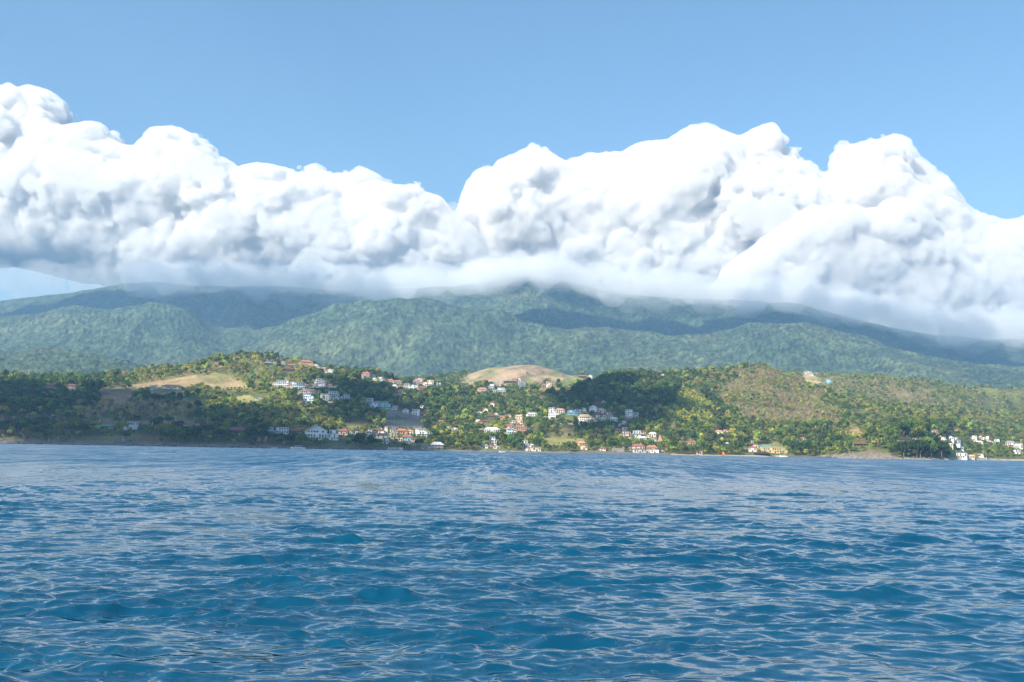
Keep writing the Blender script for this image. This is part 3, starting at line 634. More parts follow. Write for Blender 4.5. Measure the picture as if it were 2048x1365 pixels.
H_ = """
613 731 28 11 hip O o|orange house with low red roof on the crest of the left hill
537 731 18 7 hip D u|house with blue grey roof half hidden in trees left of the orange crest house
581 735 20 7 hip N o|long low house with rusty orange roof just below the left hill crest
580 744 21 9 hip D b|dark timber house with brown roof above the clipped bamboo hedge
607 743 10 6 gab D b|tiny dark brown cabin at the right end of the bamboo hedge
631 734 13 6 gab W w|small cottage with pale white roof right beside the orange crest house
647 740 10 6 hip P p|small pink walled house on the right shoulder of the left hill
658 749 18 11 flat W b|white house with dark windows and brown slab on the right shoulder of the left hill
561 774 31 13 flat W w|long white two storey villa at the left end of the white terrace row
583 774 14 10 flat W p|narrow white house with pinkish slab second in the white terrace row
597 778 24 13 flat L w|bright white villa with stepped roofs in the middle of the terrace row
613 776 9 7 hip C p|small beige annex at the right end of the white terrace row
638 771 19 13 flat W w|white cube house standing beside the pale hillside road
643 777 16 8 hip W w|low white house right under the white cube house
658 777 16 9 hip P o|orange brown roofed house right of the white cube house
617 790 31 12 hip C p|wide beige house with layered terracotta roofs over an arched porch
616 807 20 20 flat L w|tall blue white block with steep terrace below the arched beige house
669 779 8 6 flat W w|tiny white framed pavilion above the white modern complex
651 801 19 13 flat W w|left wing of the white modern complex
669 801 21 18 flat W w|tall middle wing of the white modern complex with three terraces
689 802 17 13 flat W w|right wing of the white modern complex with dark openings
660 812 14 9 pav G g|grey open pavilion on posts under the white modern complex
518 801 14 6 gab W w|small white shed at the lower tip of the dry meadow
732 758 17 14 hip P o|pink two storey house with orange roof standing alone on the ridge
760 763 12 9 flat W g|small white house just right of the pink ridge house
780 767 17 9 hip P o|orange tiled house at the left of the ridge row
796 769 17 9 hip C o|cream house with orange roof in the ridge row
790 776 10 7 flat W w|little white house below the cream house of the ridge row
814 777 12 10 flat W g|white house with flat grey slab in the ridge row
825 779 12 10 gab W w|white gabled house in the ridge row beside the pink terrace block
836 771 20 15 flat P o|pink terrace block with orange slabs, tallest in the ridge row
858 773 18 13 flat C p|cream three level house near the right end of the ridge row
846 781 17 8 hip M r|magenta walled low house under the pink terrace block
875 776 12 10 flat W w|last white house at the right end of the ridge row
794 793 19 12 hip N b|large dark brown hip roof house alone in the dark trees
806 787 6 4 gab W w|tiny white hut beside the dark brown hip roof
738 807 17 10 flat W w|upper white slab of the modern house above the stone slope
746 816 20 11 flat L w|lower white wing of the modern house above the stone slope
767 818 27 14 flat T w|long modern building with tall glass bays above the grey stone slope
788 820 14 8 flat W p|small white house at the right end of the glass bay building
812 828 12 10 gab W w|white gabled cottage on the top edge of the stone slope
830 830 18 11 flat W p|white two storey house beside the gabled cottage on the stone slope edge
845 832 14 7 hip Y o|yellow house with orange roof at the right edge of the stone slope
845 817 9 5 flat W w|small white house in trees above the yellow house
909 863 12 8 gab W w|lone small white house in the dark wood above the middle shore
881 847 12 6 hip W o|white cottage with orange roof deep in the trees
738 874 12 15 flat W g|narrow tall white house at the left of the lower village
757 868 22 10 hip W b|white house with long brown roof in the lower village
772 868 7 13 flat C w|slim cream tower house in the lower village
784 869 14 10 flat C w|cream house right beside the slim tower house
805 869 21 11 hip O o|bright orange house in the lower village under the stone slope
821 869 10 8 hip C p|small cream house right of the bright orange house
846 873 27 14 flat W w|long white terrace house at the right end of the lower village
764 878 22 11 hip G k|house with wide dark purple roof in the lower village
770 888 15 11 flat W r|red and white stacked house near the water in the lower village
789 879 15 13 flat Y w|yellow house with arched porch in the lower village
801 883 10 9 gab C r|small cream gabled house beside the teal house
815 882 22 12 hip T r|teal house with red roof in the lower village
818 888 10 5 gab W w|low white boathouse roof under the teal house
827 892 9 7 hip P p|small pink hut by the water under the teal house
851 898 16 8 hip W g|white house with grey roof beside the waterfront pavilion
875 904 24 16 hip S w|waterfront pavilion with stacked white roofs over a brown wall
947 775 18 11 flat P g|pink white house with dark ground floor left of the brown bare hill houses
964 785 20 10 hip P o|house with wide bright orange roof below the bare hill
970 770 10 8 gab W p|small white house behind the wide orange roof
982 780 13 12 flat w g|grey white three storey house below the bare hill
996 776 15 14 flat P w|tallest pinkish block below the bare hill
1003 788 17 12 flat w w|pale grey block lowest of the cluster below the bare hill
1020 767 28 6 pav N k|long low open pavilion at the foot of the bare hill
1029 764 12 7 hip R r|red roofed house behind the long low pavilion
1045 774 14 11 flat G g|unfinished grey concrete house at the foot of the bare hill
1074 775 16 11 flat N p|left brown apartment block on the orange cut bank
1087 777 11 10 flat N g|middle brown apartment block on the orange cut bank
1098 772 11 9 flat P p|right pink apartment block on the orange cut bank
983 813 12 9 hip W r|white cottage with red roof alone in the middle of the wood
959 827 12 5 gab w g|low grey roof among trees on the central slope
970 848 20 8 hip N b|brown wooden house with wide roof on the central slope
985 838 24 9 hip D b|dark house with long brown roof above the wooden house
992 832 9 6 gab W w|white gable peeking above the long brown roof
1005 840 9 8 hip O o|small orange house on the central slope
1016 835 14 5 hip P p|low pink roof beside the small orange house
1037 838 15 8 hip C y|cream house with straw coloured roof on the central slope
1062 837 21 13 flat W r|white house with two rows of balconies on the central slope
1019 859 20 10 hip P r|pink and white house below the small orange house
1021 869 14 11 flat L w|blue white block under the pink and white house
1038 849 15 10 hip C p|tan house above the big brown terraced house
1043 867 22 18 flat N p|big brown terraced house with three balconies on the central slope
984 867 32 12 hip W w|long white house with pale roof on the central slope
986 891 14 16 flat W w|white cube near the water under the long white house
968 897 16 8 hip W g|white boathouse with grey roof left of the white cube
993 898 12 7 gab W p|small white gable at the water right of the white cube
1049 897 15 15 flat C w|cream three storey house by the water in the middle
1071 905 22 7 flat C w|low cream terrace house on the sea wall
1104 838 15 22 flat W w|tall narrow white tower house on the slope
1121 829 18 12 hip W p|white two storey house right of the tall white tower house
1142 830 14 13 hip B k|dark blue house with black roof under the dark wood
1156 831 15 12 flat T r|turquoise house with red slab under the dark wood
1169 827 9 10 flat W w|narrow white house between the turquoise one and the arched gable
1186 824 16 13 gab W w|white gabled house with big arched windows under the dark wood
1195 812 13 9 pav N b|brown temple like pavilion highest under the dark wood
1201 824 13 10 hip C b|cream house under the temple like pavilion
1171 843 26 14 hip W y|big white house with straw coloured roof under the dark wood
1196 832 13 8 hip M r|magenta roofed house below the arched gable
1206 842 13 8 gab C w|cream gabled house on the middle terrace
1219 839 14 14 flat P o|pink tower house with orange slabs on the middle terrace
1228 843 15 8 hip W w|low white house right of the pink tower house
1190 846 10 5 gab W w|tiny white gable on the retaining wall
1258 837 17 17 flat W w|modern white frame house with open grid terraces
1272 836 10 10 flat w w|plain white cube attached right of the open grid house
1255 846 13 8 hip M r|dark red house below the open grid house
1248 849 7 6 flat W w|tiny white hut below the open grid house
1240 854 7 6 flat P p|tiny pink hut above the pink terraces
1248 866 15 11 flat P r|upper pink terrace house with red slabs
1252 877 20 14 flat P r|lower pink terrace house with red slabs, widest of its stack
1273 873 18 11 flat W w|white villa right of the pink terrace houses
1283 880 20 7 hip W w|low white annex below the white villa
1305 874 14 9 hip C w|cream house left of the pointed brown chalet
1307 883 13 8 flat S p|stone walled house below the cream house
1320 885 12 18 A N k|steep pointed brown chalet above the boathouses
1277 901 26 13 hip P r|large pink house with dark red roof above the boathouses
1304 903 22 12 hip O o|orange red house above the right boathouse
1278 911 30 8 flat w k|dark boathouse with white doors at the water
1307 911 22 8 flat W k|boathouse with dark slab and white walls at the water, right one
1201 902 22 7 hip C r|low cream house with red roof just above the sea wall
1162 892 16 9 hip O p|orange house half hidden above the sea wall
1168 900 14 8 flat P g|small pink house below the half hidden orange house
1383 891 24 8 hip P r|long house with red roof in trees right of the boathouses
1399 913 11 7 flat P y|small pink beach hut with straw roof
1505 904 16 11 hip W r|white beach house with red roof left of the long yellow building
1491 905 11 7 hip Y y|small yellow beach cabin beside the red roofed beach house
1503 887 9 6 gab B u|tiny light blue hut above the red roofed beach house
1551 907 48 12 flat Y w|very long yellow building with a row of red framed windows
1529 897 25 6 hip W t|low white building with green roof behind the long yellow building
1525 917 34 8 pav D k|dark open beach restaurant on posts in front of the yellow building
1605 884 14 9 hip W r|white cottage with red roof under the round orange tree
1618 751 18 8 flat C g|unfinished white house on the orange earth of the far right summit
1658 767 11 7 flat B w|small blue grey house below the far right summit
1326 754 11 7 gab P o|orange gabled cottage on the crest of the dark wood
1438 869 16 8 hip C p|beige roofed farmhouse at the foot of the yellow slope
1454 891 8 6 gab W w|tiny white hut in palms above the beach
1166 757 18 7 pav N r|brown pavilion on the crest of the green lawn hill
1192 760 8 5 gab C o|small orange hut at the right end of the lawn hill fence
1720 893 26 9 pav N b|brown thatched pavilion on the rocky headland
1812 884 26 7 hip D k|dark roofed house under the trees of the headland
1868 872 20 11 flat O w|orange house, highest in the village right of the headland
1881 879 9 7 gab T w|small teal house below the orange village house
1888 883 10 8 flat W w|small white block beside the teal house
1901 881 14 9 gab L u|bluish white gabled house in the village right of the headland
1912 889 16 8 flat L w|pale blue house with wide slab in the village right of the headland
1901 893 10 6 hip C y|sandy coloured house behind the white seafront hall
1917 902 20 7 flat W w|low long white house above the seafront hall
1920 919 27 11 flat W w|white seafront hall at the left end of the right beach
1942 918 14 8 hip C y|beige beach house right of the white seafront hall
1947 879 12 7 flat W w|white house at the left of the upper right village row
1960 878 8 7 gab P r|tiny pink gable in the upper right village row
1967 880 8 6 gab W u|tiny white house with slate roof in the upper right village row
1974 882 7 9 flat W w|slim white tower house in the upper right village row
1993 888 12 9 flat W p|white cube with pink slab in the upper right village row
1980 886 9 5 gab W p|low white house with pink roof beside the slim tower
1958 887 16 5 hip C w|long low cream roof under the upper right village row
2021 894 18 12 hip C g|cream house with grey roof near the right end of the bay
2036 898 18 10 flat W w|brightest white two storey house near the right end of the bay
2036 909 18 9 flat W p|white house with pink slab just above the right beach
1914 863 9 5 hip C r|little red roof highest behind the right village
1903 867 9 5 gab P p|little pink roof behind the right village
99 781 26 14 hip N k|dark timber house with white window on the left wooded crest
142 785 18 17 hip P b|pink brown tall house with layered dark roofs on the left wooded crest
261 860 28 15 flat w w|white two storey modern house beside the left coast road
213 857 26 8 hip G t|low house with green roof beside the left coast road
342 779 40 10 hip C o|long low white villa with orange roof on the tan meadow
310 779 19 7 flat W p|white pavilion left of the long villa on the meadow
474 869 38 13 hip D r|dark wooden lodge with wide red roof above the left shore
371 855 20 5 pav G t|green roofed shelter beside the coast road
541 868 12 12 flat T w|turquoise house at the left of the shore row
562 868 30 13 flat W g|white house with square chimney tower in the shore row
590 868 28 10 hip D r|dark house with long red roof left of the big gabled villa
634 881 42 29 gab W p|huge white gabled villa with rows of windows above the left shore
664 881 25 21 flat W g|white annex with round terrace right of the huge gabled villa
685 871 20 12 hip P r|reddish house with terraces right of the white annex
713 870 14 11 hip W k|small white house with pointed dark roof under a round tree
503 894 12 6 pav D k|small dark hut on posts on the rocky left shore
2 768 14 6 hip N r|brown roof at the very left edge of the wooded crest
"""
for ln in H_.strip().splitlines():
    a, lab = ln.split('|'); q = a.split()
    nm = {'pav': 'pavilion', 'A': 'chalet'}.get(q[4], 'house')
    if 'boathouse' in lab: nm = 'boathouse'
    house(float(q[0]), float(q[1]), float(q[2]), float(q[3]), q[4], q[5], q[6], lab, name=nm, cat={'pavilion': 'pavilion', 'boathouse': 'boathouse'}.get(nm, 'house'))

# small annexes and back houses that thicken the clusters
def shortl(s):
    for cut in (' with ', ' left of', ' right of', ' beside ', ' under ', ' below ', ' above ', ' in the ', ' at the ', ' on the ', ' near ', ' behind ', ' just ', ' between ', ' alone', ' highest', ' standing', ' half', ' by the', ' deep', ' in front', ' right b', ' right u', ' among', ' over', ' attached', ' in trees', ' in palms', ' on posts', ' peeking'):
        i = s.find(cut)
        if i > 8: s = s[:i]
    return s.rstrip(',')
_rows = [l.split('|') for l in H_.strip().splitlines()]; _sh = [shortl(l) for _, l in _rows]; _rr = random.Random(12); _n = 0
for (a, lab), sh in zip(_rows, _sh):
    q = a.split(); px, py, wp, hp = map(float, q[:4])
    if _sh.count(sh) > 1 or wp < 10 or 'far right summit' in lab or 'seafront' in lab or px < 520 or 'beach' in lab or _rr.random() < .25: continue
    sd_ = _rr.choice((-1, 1)); w2, h2 = _rr.uniform(7, 11), _rr.uniform(5, 8); wall, roof, wc, rc = _rr.choice((('W', 'w', 'white', 'pale'), ('W', 'g', 'white', 'grey'), ('C', 'p', 'cream', 'pink tiled'), ('w', 'b', 'grey', 'brown'), ('P', 'b', 'pink', 'brown'), ('W', 'p', 'white', 'faded red')))
    house(px+sd_*(wp*.5+w2*.55), py-_rr.uniform(0, 5), w2, h2, _rr.choice(('gab', 'hip', 'flat')), wall, roof, f"small {wc} annex with {rc} roof {'right' if sd_ > 0 else 'left'} of the {' '.join(sh.split()[-6:])}", name='annex', cat='house'); _n += 1
print('annexes', _n)
# ------------------------------------------------------------------ trees
def leaf_mat(name, tint=None, trans=.4):
    g = NG(name)
    geo = g.n('NewGeometry'); nz = g.noise(.8, 2, geo.outputs['Position'])
    src = g.n('VertexColor', layer_name='tint').outputs[0] if tint is None else None
    base = g.mix(1.0, src if src is not None else tint, g.ramp(nz, .3, .7, (.7, .72, .7), (1.35, 1.3, 1.2)), 'MULTIPLY')
    d = g.n('BsdfDiffuse'); g.set(d, 'Color', base); tr = g.n('BsdfTranslucent'); g.set(tr, 'Color', base)
    mx = g.n('MixShader'); mx.inputs[0].default_value = trans; g.t.links.new(d.outputs[0], mx.inputs[1]); g.t.links.new(tr.outputs[0], mx.inputs[2])
    g.t.links.new(mx.outputs[0], g.out.inputs['Surface']); return g.m
def crown(seed, n, r=3.6, h=7.5, leaf=1.0, base=.28, lobes=5):
    """n leaf clumps (triangles) spread over a few lobes; unit: metres; returns (n*3, 3)"""
    g = np.random.default_rng(seed)
    c = g.normal(size=(lobes, 3)); c /= np.linalg.norm(c, axis=1)[:, None]; c[:, 2] = np.abs(c[:, 2])*.9-.15
    cen = np.array([0, 0, h*(base+1)/2])+c*np.array([r*.5, r*.5, h*(1-base)*.26]); rad = g.uniform(.5, .75, lobes)*r
    k = g.integers(0, lobes, n); d = g.normal(size=(n, 3)); d /= np.linalg.norm(d, axis=1)[:, None]; d[:, 2] = np.where(d[:, 2] < -.35, -d[:, 2], d[:, 2])
    p = cen[k]+d*(rad[k]*g.uniform(.72, 1.05, n))[:, None]*np.array([1, 1, .8])
    nn = d+g.normal(size=(n, 3))*.55; nn /= np.linalg.norm(nn, axis=1)[:, None]
    a = np.cross(nn, g.normal(size=(n, 3))); a /= np.linalg.norm(a, axis=1)[:, None]; b = np.cross(nn, a)
    s = leaf*g.uniform(.7, 1.3, n)[:, None]; o = []
    for q in range(3):
        th = 2*math.pi*q/3+g.uniform(-.3, .3, n)[:, None]; o.append(p+s*(np.cos(th)*a+np.sin(th)*b))
    return np.stack(o, 1).reshape(-1, 3)
def twigs(seed, n, r=3.2, h=7.5):
    """bare crown: thin slivers fanning up from the trunk"""
    g = np.random.default_rng(seed)
    th = g.uniform(0, 6.28, n); el = g.uniform(.3, 1.4, n); L_ = g.uniform(.35, 1, n)
    d = np.stack([np.cos(th)*np.cos(el)*r/h*1.6, np.sin(th)*np.cos(el)*r/h*1.6, np.sin(el)], 1)
    a = np.array([0, 0, h*.22])+d*(L_*h*.35)[:, None]+g.normal(size=(n, 3))*.35; b = a+d*(h*.28)+g.normal(size=(n, 3))*.5
    wv = np.cross(d, g.normal(size=(n, 3))); wv /= np.linalg.norm(wv, axis=1)[:, None]; wv *= g.uniform(.16, .34, n)[:, None]
    return np.stack([a-wv*.5, a+wv*.5, b+wv], 1).reshape(-1, 3)
def fronds(seed, n=13, L_=3.2, h=8.0, seg=3):
    """palm crown: drooping feathered fronds, two triangles a step"""
    g = np.random.default_rng(seed); o = []
    for i in range(n):
        th = 2*math.pi*i/n+g.uniform(-.2, .2); el = g.uniform(-.15, .95); up = np.array([0, 0, 1.]); dr = np.array([math.cos(th), math.sin(th), 0])
        p = np.array([0, 0, h]); sd = np.cross(dr, up); ang = el; prev = None
        for k in range(seg+1):
            wd = .48*(1-k/(seg+.4))+.05; l, r = p+sd*wd-up*.12*k, p-sd*wd-up*.12*k
            if prev is not None: o += [prev[0], prev[1], l, prev[1], r, l]
            prev = (l, r); p = p+(dr*math.cos(ang)+up*math.sin(ang))*L_/seg; ang -= .62
    return np.array(o)
rngT = np.random.default_rng(77)
ZONES = [  # polygon, weights for kinds (green, olive, dry, yellow, palm), density, size
    (poly("1430:765 1500:740 1560:738 1610:765 1665:808 1706:850 1690:862 1640:866 1560:858 1500:848 1455:822 1436:790"), (.07, .25, .66, .02, 0), 1.2, .66),
    (poly("1335:785 1362:778 1400:795 1440:850 1448:872 1400:872 1352:850 1325:825"), (.02, .10, 0, .88, 0), 1.25, .62),
    (poly("1480:838 1530:832 1570:850 1560:872 1500:868"), (.1, .3, .1, .5, 0), 1.0, .7),
    (poly("170:808 280:812 380:812 440:846 300:848 150:842"), (.12, .08, .80, 0, 0), 1.0, .9),
    (poly("0:850 130:846 150:890 0:890"), (.25, .1, .65, 0, 0), .9, .9),
    (poly("545:765 640:742 650:752 620:768 560:768"), (.1, .2, 0, .7, 0), 1.3, .65),
    (poly("180:760 300:728 450:700 560:706 640:730 640:760 560:780 520:830 460:830 400:800 250:760"), (.22, .48, .15, .12, .03), 1.0, .78),
    (poly("400:800 520:800 660:830 740:845 740:862 500:862 400:845"), (.22, .46, .22, .10, 0), 1.0, .8),
    (poly("680:755 760:760 900:790 900:830 860:840 760:810 700:800 690:770"), (.86, .12, .02, 0, 0), 1.15, 1.1),
    (poly("1130:790 1180:765 1250:755 1330:755 1360:775 1320:820 1200:815 1140:815"), (.93, .05, .02, 0, 0), 1.25, 1.15),
    (poly("0:750 200:760 200:815 0:845"), (.90, .06, .04, 0, 0), 1.2, 1.1),
    (poly("1560:740 2060:740 2060:870 1880:860 1720:850 1640:790"), (.26, .34, .32, .02, .06), .95, .72),
    (poly("1750:892 1812:890 1812:916 1765:914"), (.0, .2, 0, .8, 0), 1.6, .7),
    (poly("1800:868 1905:862 1905:918 1800:918"), (.97, .03, 0, 0, 0), 1.7, 1.3),
    (poly("1660:880 1800:876 1800:922 1660:922"), (.55, .20, .1, 0, .15), .85, .8),
    (poly("1900:870 2060:870 2060:930 1900:930"), (.35, .25, .1, 0, .3), .8, .8),
    (poly("860:820 1340:830 1340:905 860:905"), (.50, .26, .06, .06, .12), .9, .88),
    (poly("1340:850 1660:860 1660:915 1340:915"), (.50, .25, .03, .05, .17), 1.0, 1.0),
]
KIND_COL = {0: (.098, .145, .038), 1: (.265, .28, .066), 2: (.37, .285, .165), 3: (.40, .41, .06), 4: (.21, .255, .06)}
def scatter():
    g = rngT; step = 5.0
    xs = np.arange(-1500, 1750, step); ys = np.arange(800, 2900, step)
    X, Y = np.meshgrid(xs, ys); X = (X+g.uniform(-.48, .48, X.shape)*step).ravel(); Y = (Y+g.uniform(-.48, .48, Y.shape)*step).ravel()
    t = X/Y; sd = Y-np.interp(px_of_t(t), *SH)
    m = (np.abs(t) < .60) & (sd > 6) & (sd < 1430); X, Y, sd = X[m], Y[m], sd[m]
    Z = height(X, Y)
    # drop what lies far under the skyline of the land in front of it
    tg = np.linspace(-.62, .62, 500); yg = np.arange(800, 2950, 12.0); Tg, Yg = np.meshgrid(tg, yg); Zg = height(Tg*Yg, Yg); el = (Zg-CAMZ)/Yg
    el = np.maximum.accumulate(el, 0)
    ti = np.clip(((X/Y)-tg[0])/(tg[1]-tg[0]), 0, 499).astype(int); yi_ = np.clip((Y-14-800)/12, 0, len(yg)-1).astype(int)
    m = (Z+16-CAMZ)/Y > el[yi_, ti]; X, Y, Z, sd = X[m], Y[m], Z[m], sd[m]
    px, py = project_xyz(X, Y, Z); fi = field_index(X, Y, Z)
    dens = np.full(X.shape, .95); kind = np.zeros(X.shape, int); size = np.ones(X.shape)
    wts = np.tile(np.array([.55, .29, .12, .0, .04]), (len(X), 1))
    zx = px+34*fbm2(X/50, Y/50, 17, 3); zy = py+12*fbm2(X/50, Y/50, 18, 3)
    for P, wv, d, s in ZONES:
        m = inside(zx, zy, P); wts[m] = wv; dens[m] = d; size[m] = s
    # drifts: kinds clump together
    dr = fbm2(X/55, Y/55, 7, 3); wts[:, 1] *= np.clip(1+2.2*dr, .1, 4); wts[:, 2] *= np.clip(1-2.5*fbm2(X/70, Y/70, 19, 2), .1, 4)
    cw = np.cumsum(wts/wts.sum(1)[:, None], 1); u = g.uniform(size=len(X)); kind = np.minimum((u[:, None] > cw).sum(1), 4)
    keep = g.uniform(size=len(X)) < np.minimum(dens, 1)
    keep &= (fi < 0) | (g.uniform(size=len(X)) < .012)
    gap = fbm2(X/38, Y/38, 61, 2); keep &= ~((gap > .42) & (dens < 1.1) & (sd > 70))
    # trees do not grow in houses or stand right before them
    top = 8.0*size; capped = np.full(X.shape, 9.0)
    for (hx, hy, hz, hw, hh, hpx, hpy, wp, hp, D) in HOUSES:
        a = np.hypot(X-hx, (Y-hy-D/2)) < max(hw, D/2)+2.6
        lim = (py-(hpy-hp*.12))/(8.4*FPX/Y)         # low trees and bushes may stand below a house
        near_ = (Y < hy) & (Y > hy-170) & (np.abs(px-hpx) < wp*.52+3) & (py > hpy-hp) & (lim > .3)
        size = np.where(near_, np.minimum(size, lim), size); capped[near_] = np.minimum(capped[near_], lim[near_]); top = 8.0*size
        b = ~near_ & (Y < hy) & (Y > hy-170) & (np.abs(px-hpx) < wp*.52+3) & (py-(top*FPX/Y) < hpy-hp*.12) & (py > hpy-hp)
        keep &= ~(a | b)
    fpx, fpy = px, py-6.0*size*FPX/Y
    for (n_, P_, c_, a_, b_) in FIELDS: m_ = inside(fpx, fpy, P_) & (sd > a_-80) & (sd < b_) & (fi < 0); capped[m_] = np.minimum(capped[m_], .42)
    for (x0, y0, x1, y1, r) in CLEAR:
        d = np.array([x1-x0, y1-y0]); L2 = (d**2).sum()+1e-6; s = np.clip(((X-x0)*d[0]+(Y-y0)*d[1])/L2, 0, 1)
        keep &= np.hypot(X-x0-s*d[0], Y-y0-s*d[1]) > r
    m = keep; X, Y, Z, sd, kind, size, px, py, capped = [q[m] for q in (X, Y, Z, sd, kind, size, px, py, capped)]
    big = (.55+g.uniform(0, 1, len(X))**1.6*1.0)*size*np.where((sd < 60) & (kind == 0), 1.1, 1); big = np.minimum(big, capped)
    return X, Y, Z, sd, kind, big, px, py
CLEAR = []
X, Y, Z, SD, KD, SZ, PX, PY = scatter()
print('trees', len(X), np.bincount(KD))
# the ~280 that show largest stand as trees of their own
show = (np.abs(PX-1024) < 1030) & (SD < 250) & (SD > 4)
# visible ones: crown not hidden behind a nearer crown, judged on a coarse screen grid
order = np.argsort(Y); taken = {}; vis = np.zeros(len(X), bool)
for i in order:
    if not show[i]: continue
    s = FPX/Y[i]; cy_ = int((PY[i]-6*SZ[i]*s)//7); cx_ = int(PX[i]//9)
    if (cx_, cy_) in taken or SZ[i] < .45: continue
    taken[(cx_, cy_)] = 1; vis[i] = True
cand = np.where(vis)[0]; score = SZ[cand]/Y[cand]*np.where(KD[cand] == 4, 1.15, 1)
own = cand[np.argsort(-score)][:290]
isown = np.zeros(len(X), bool); isown[own] = True
# wood beyond: one mass of crowns
def forest():
    LEAF = leaf_mat('foliage_mass'); vs = []; cs = []
    var = {0: [crown(100+i, 64, leaf=1.05) for i in range(7)], 1: [crown(200+i, 58, r=3.3, leaf=.95, lobes=6) for i in range(7)], 2: [twigs(300+i, 110) for i in range(5)],
           3: [crown(400+i, 56, r=3.5, h=6, leaf=.9, base=.1, lobes=4) for i in range(5)], 4: [fronds(500+i) for i in range(5)]}
    g = rngT
    for k in var:
        for j, c in enumerate(var[k]):
            idx = np.where((KD == k) & ~isown)[0]; idx = idx[(idx % len(var[k])) == j]
            for part, sel in ((1.0, idx[SD[idx] < 700]), (.6, idx[SD[idx] >= 700])):
                if not len(sel): continue
                cc = c if part == 1.0 or k == 4 else c.reshape(-1, 3, 3)[:int(len(c)/3*part)].reshape(-1, 3)*np.array([1.08, 1.08, 1.0])
                a = g.uniform(0, 6.28, len(sel)); s = SZ[sel]; ca, sa = np.cos(a)*s, np.sin(a)*s
                zz = s*g.uniform(.95, 1.4, len(sel)); ca, sa = ca*.88, sa*.88
                v = np.stack([cc[:, 0][None]*ca[:, None]-cc[:, 1][None]*sa[:, None]+X[sel][:, None], cc[:, 0][None]*sa[:, None]+cc[:, 1][None]*ca[:, None]+Y[sel][:, None],
                              cc[:, 2][None]*zz[:, None]+Z[sel][:, None]-.4], -1)
                base = np.array(KIND_COL[k])*g.uniform(.65, 1.45, len(sel))[:, None]*(1+g.normal(0, .10, (len(sel), 3)))
                vs.append(v.reshape(-1, 3).astype(np.float32)); cs.append(np.repeat(base, len(cc), 0).astype(np.float32))
    V = np.vstack(vs); Cc = np.clip(np.vstack(cs), 0.005, 1); F = np.arange(len(V)).reshape(-1, 3)
    print('forest tris', len(F))
    o = link('woodland', mesh_np('woodland', V, F, [LEAF], False, col=Cc)); tag(o, 'dense mixed wood of green, olive and bare brown trees over the hills', 'woodland', kind='stuff')
forest()
BARK = paint((.20, .16, .12), .9, 'bark')
TINTS = {0: [('dark green', (.045, .080, .022)), ('mid green', (.075, .125, .028)), ('blue green', (.050, .090, .040))],
         1: [('olive green', (.19, .20, .042)), ('yellowish green', (.27, .27, .05))],
         2: [('bare brown', (.19, .14, .10)), ('bare grey', (.20, .17, .14))],
         3: [('bright yellow green', (.22, .21, .035))], 4: [('green', (.07, .105, .028)), ('yellowing', (.15, .15, .04))]}
lib = {}
def tree_lib(k, v, tint):
    key = (k, v, tint)
    if key not in lib:
        nm, c = TINTS[k][tint]
        tris = {0: lambda: crown(900+v, 150, leaf=.75, lobes=7), 1: lambda: crown(930+v, 140, r=3.2, leaf=.7, lobes=7), 2: lambda: twigs(950+v, 150), 3: lambda: crown(970+v, 130, r=3.4, h=6.3, leaf=.7, base=.12),
                4: lambda: fronds(990+v, 15, seg=4)}[k]()
        cm = mesh_np('crown', tris, np.arange(len(tris)).reshape(-1, 3), [leaf_mat('leaves_'+nm.replace(' ', '_'), c)])
        b = MB(); rr = random.Random(v)
        if k == 4:
            p = (0, 0, -1); 
            for i in range(4):
                q = (math.sin(i*.5)*.25, 0, -1+9.0*(i+1)/4); b.bar(p, q, .2-.02*i, 6, .18-.02*i); p = q
        else:
            b.bar((0, 0, -1), (.1, 0, 2.6), .30, 6, .22)
            for i in range(4):
                th = i*1.6+rr.random(); b.bar((.1, 0, 2.4), (1.3*math.cos(th), 1.3*math.sin(th), 4.6), .15, 5, .06)
        tm = bpy.data.meshes.new('trunk'); tm.from_pydata(b.v, [], b.f); tm.materials.append(BARK); tm.update()
        lib[key] = (cm, tm)
    return lib[key]
KN = {0: 'leafy tree', 1: 'leafy tree', 2: 'leafless tree', 3: 'leafy tree', 4: 'palm tree'}
hp_ = np.array([(h[5], h[6]-h[8]*.4) for h in HOUSES])[:len(_rows)]; hl = [l.split('|')[1] for l in H_.strip().splitlines()]
from collections import defaultdict
used = defaultdict(list); g_ = random.Random(4)
sl_ = [shortl(x) for x in hl]
for i in own[np.argsort(PX[own])]:
    k = int(KD[i]); v = g_.randrange(4); ti_ = g_.randrange(len(TINTS[k])); cm, tm = tree_lib(k, v, ti_)
    nm = 'palm_tree' if k == 4 else 'tree'
    r = bpy.data.objects.new(nm, None); COL.objects.link(r); r.location = (X[i], Y[i], Z[i]-.2); r.rotation_euler = (0, 0, g_.uniform(0, 6.28)); s = SZ[i]; r.scale = (s, s, s*g_.uniform(.9, 1.2))
    link('trunk', tm, r); link('crown', cm, r)
    d = np.hypot((hp_[:, 0]-PX[i])/1.0, (hp_[:, 1]-PY[i])*1.2); j = int(np.argmin(d)); dx = PX[i]-hp_[j, 0]; dy = PY[i]-hp_[j, 1]
    szw = 'small' if s < .75 else 'mid sized' if s < 1.0 else 'tall'
    w2 = float([h[7] for h in HOUSES][j])*.5
    if abs(dx) > w2: rel = 'left of' if dx < 0 else 'right of'
    else: rel = 'below' if dy > 0 else 'above'
    if d[j] > 28: rel = 'well '+rel
    szw = 'small' if s < .75 else 'mid sized' if s < 1.0 else 'tall'
    lab = f"{szw} {TINTS[k][ti_][0]} {KN[k]} {rel} the {' '.join(sl_[j].split()[-4:])}"
    used[lab].append(r); tag(r, lab, 'palm' if k == 4 else 'tree', 'palms' if k == 4 else 'trees on the lower slopes')
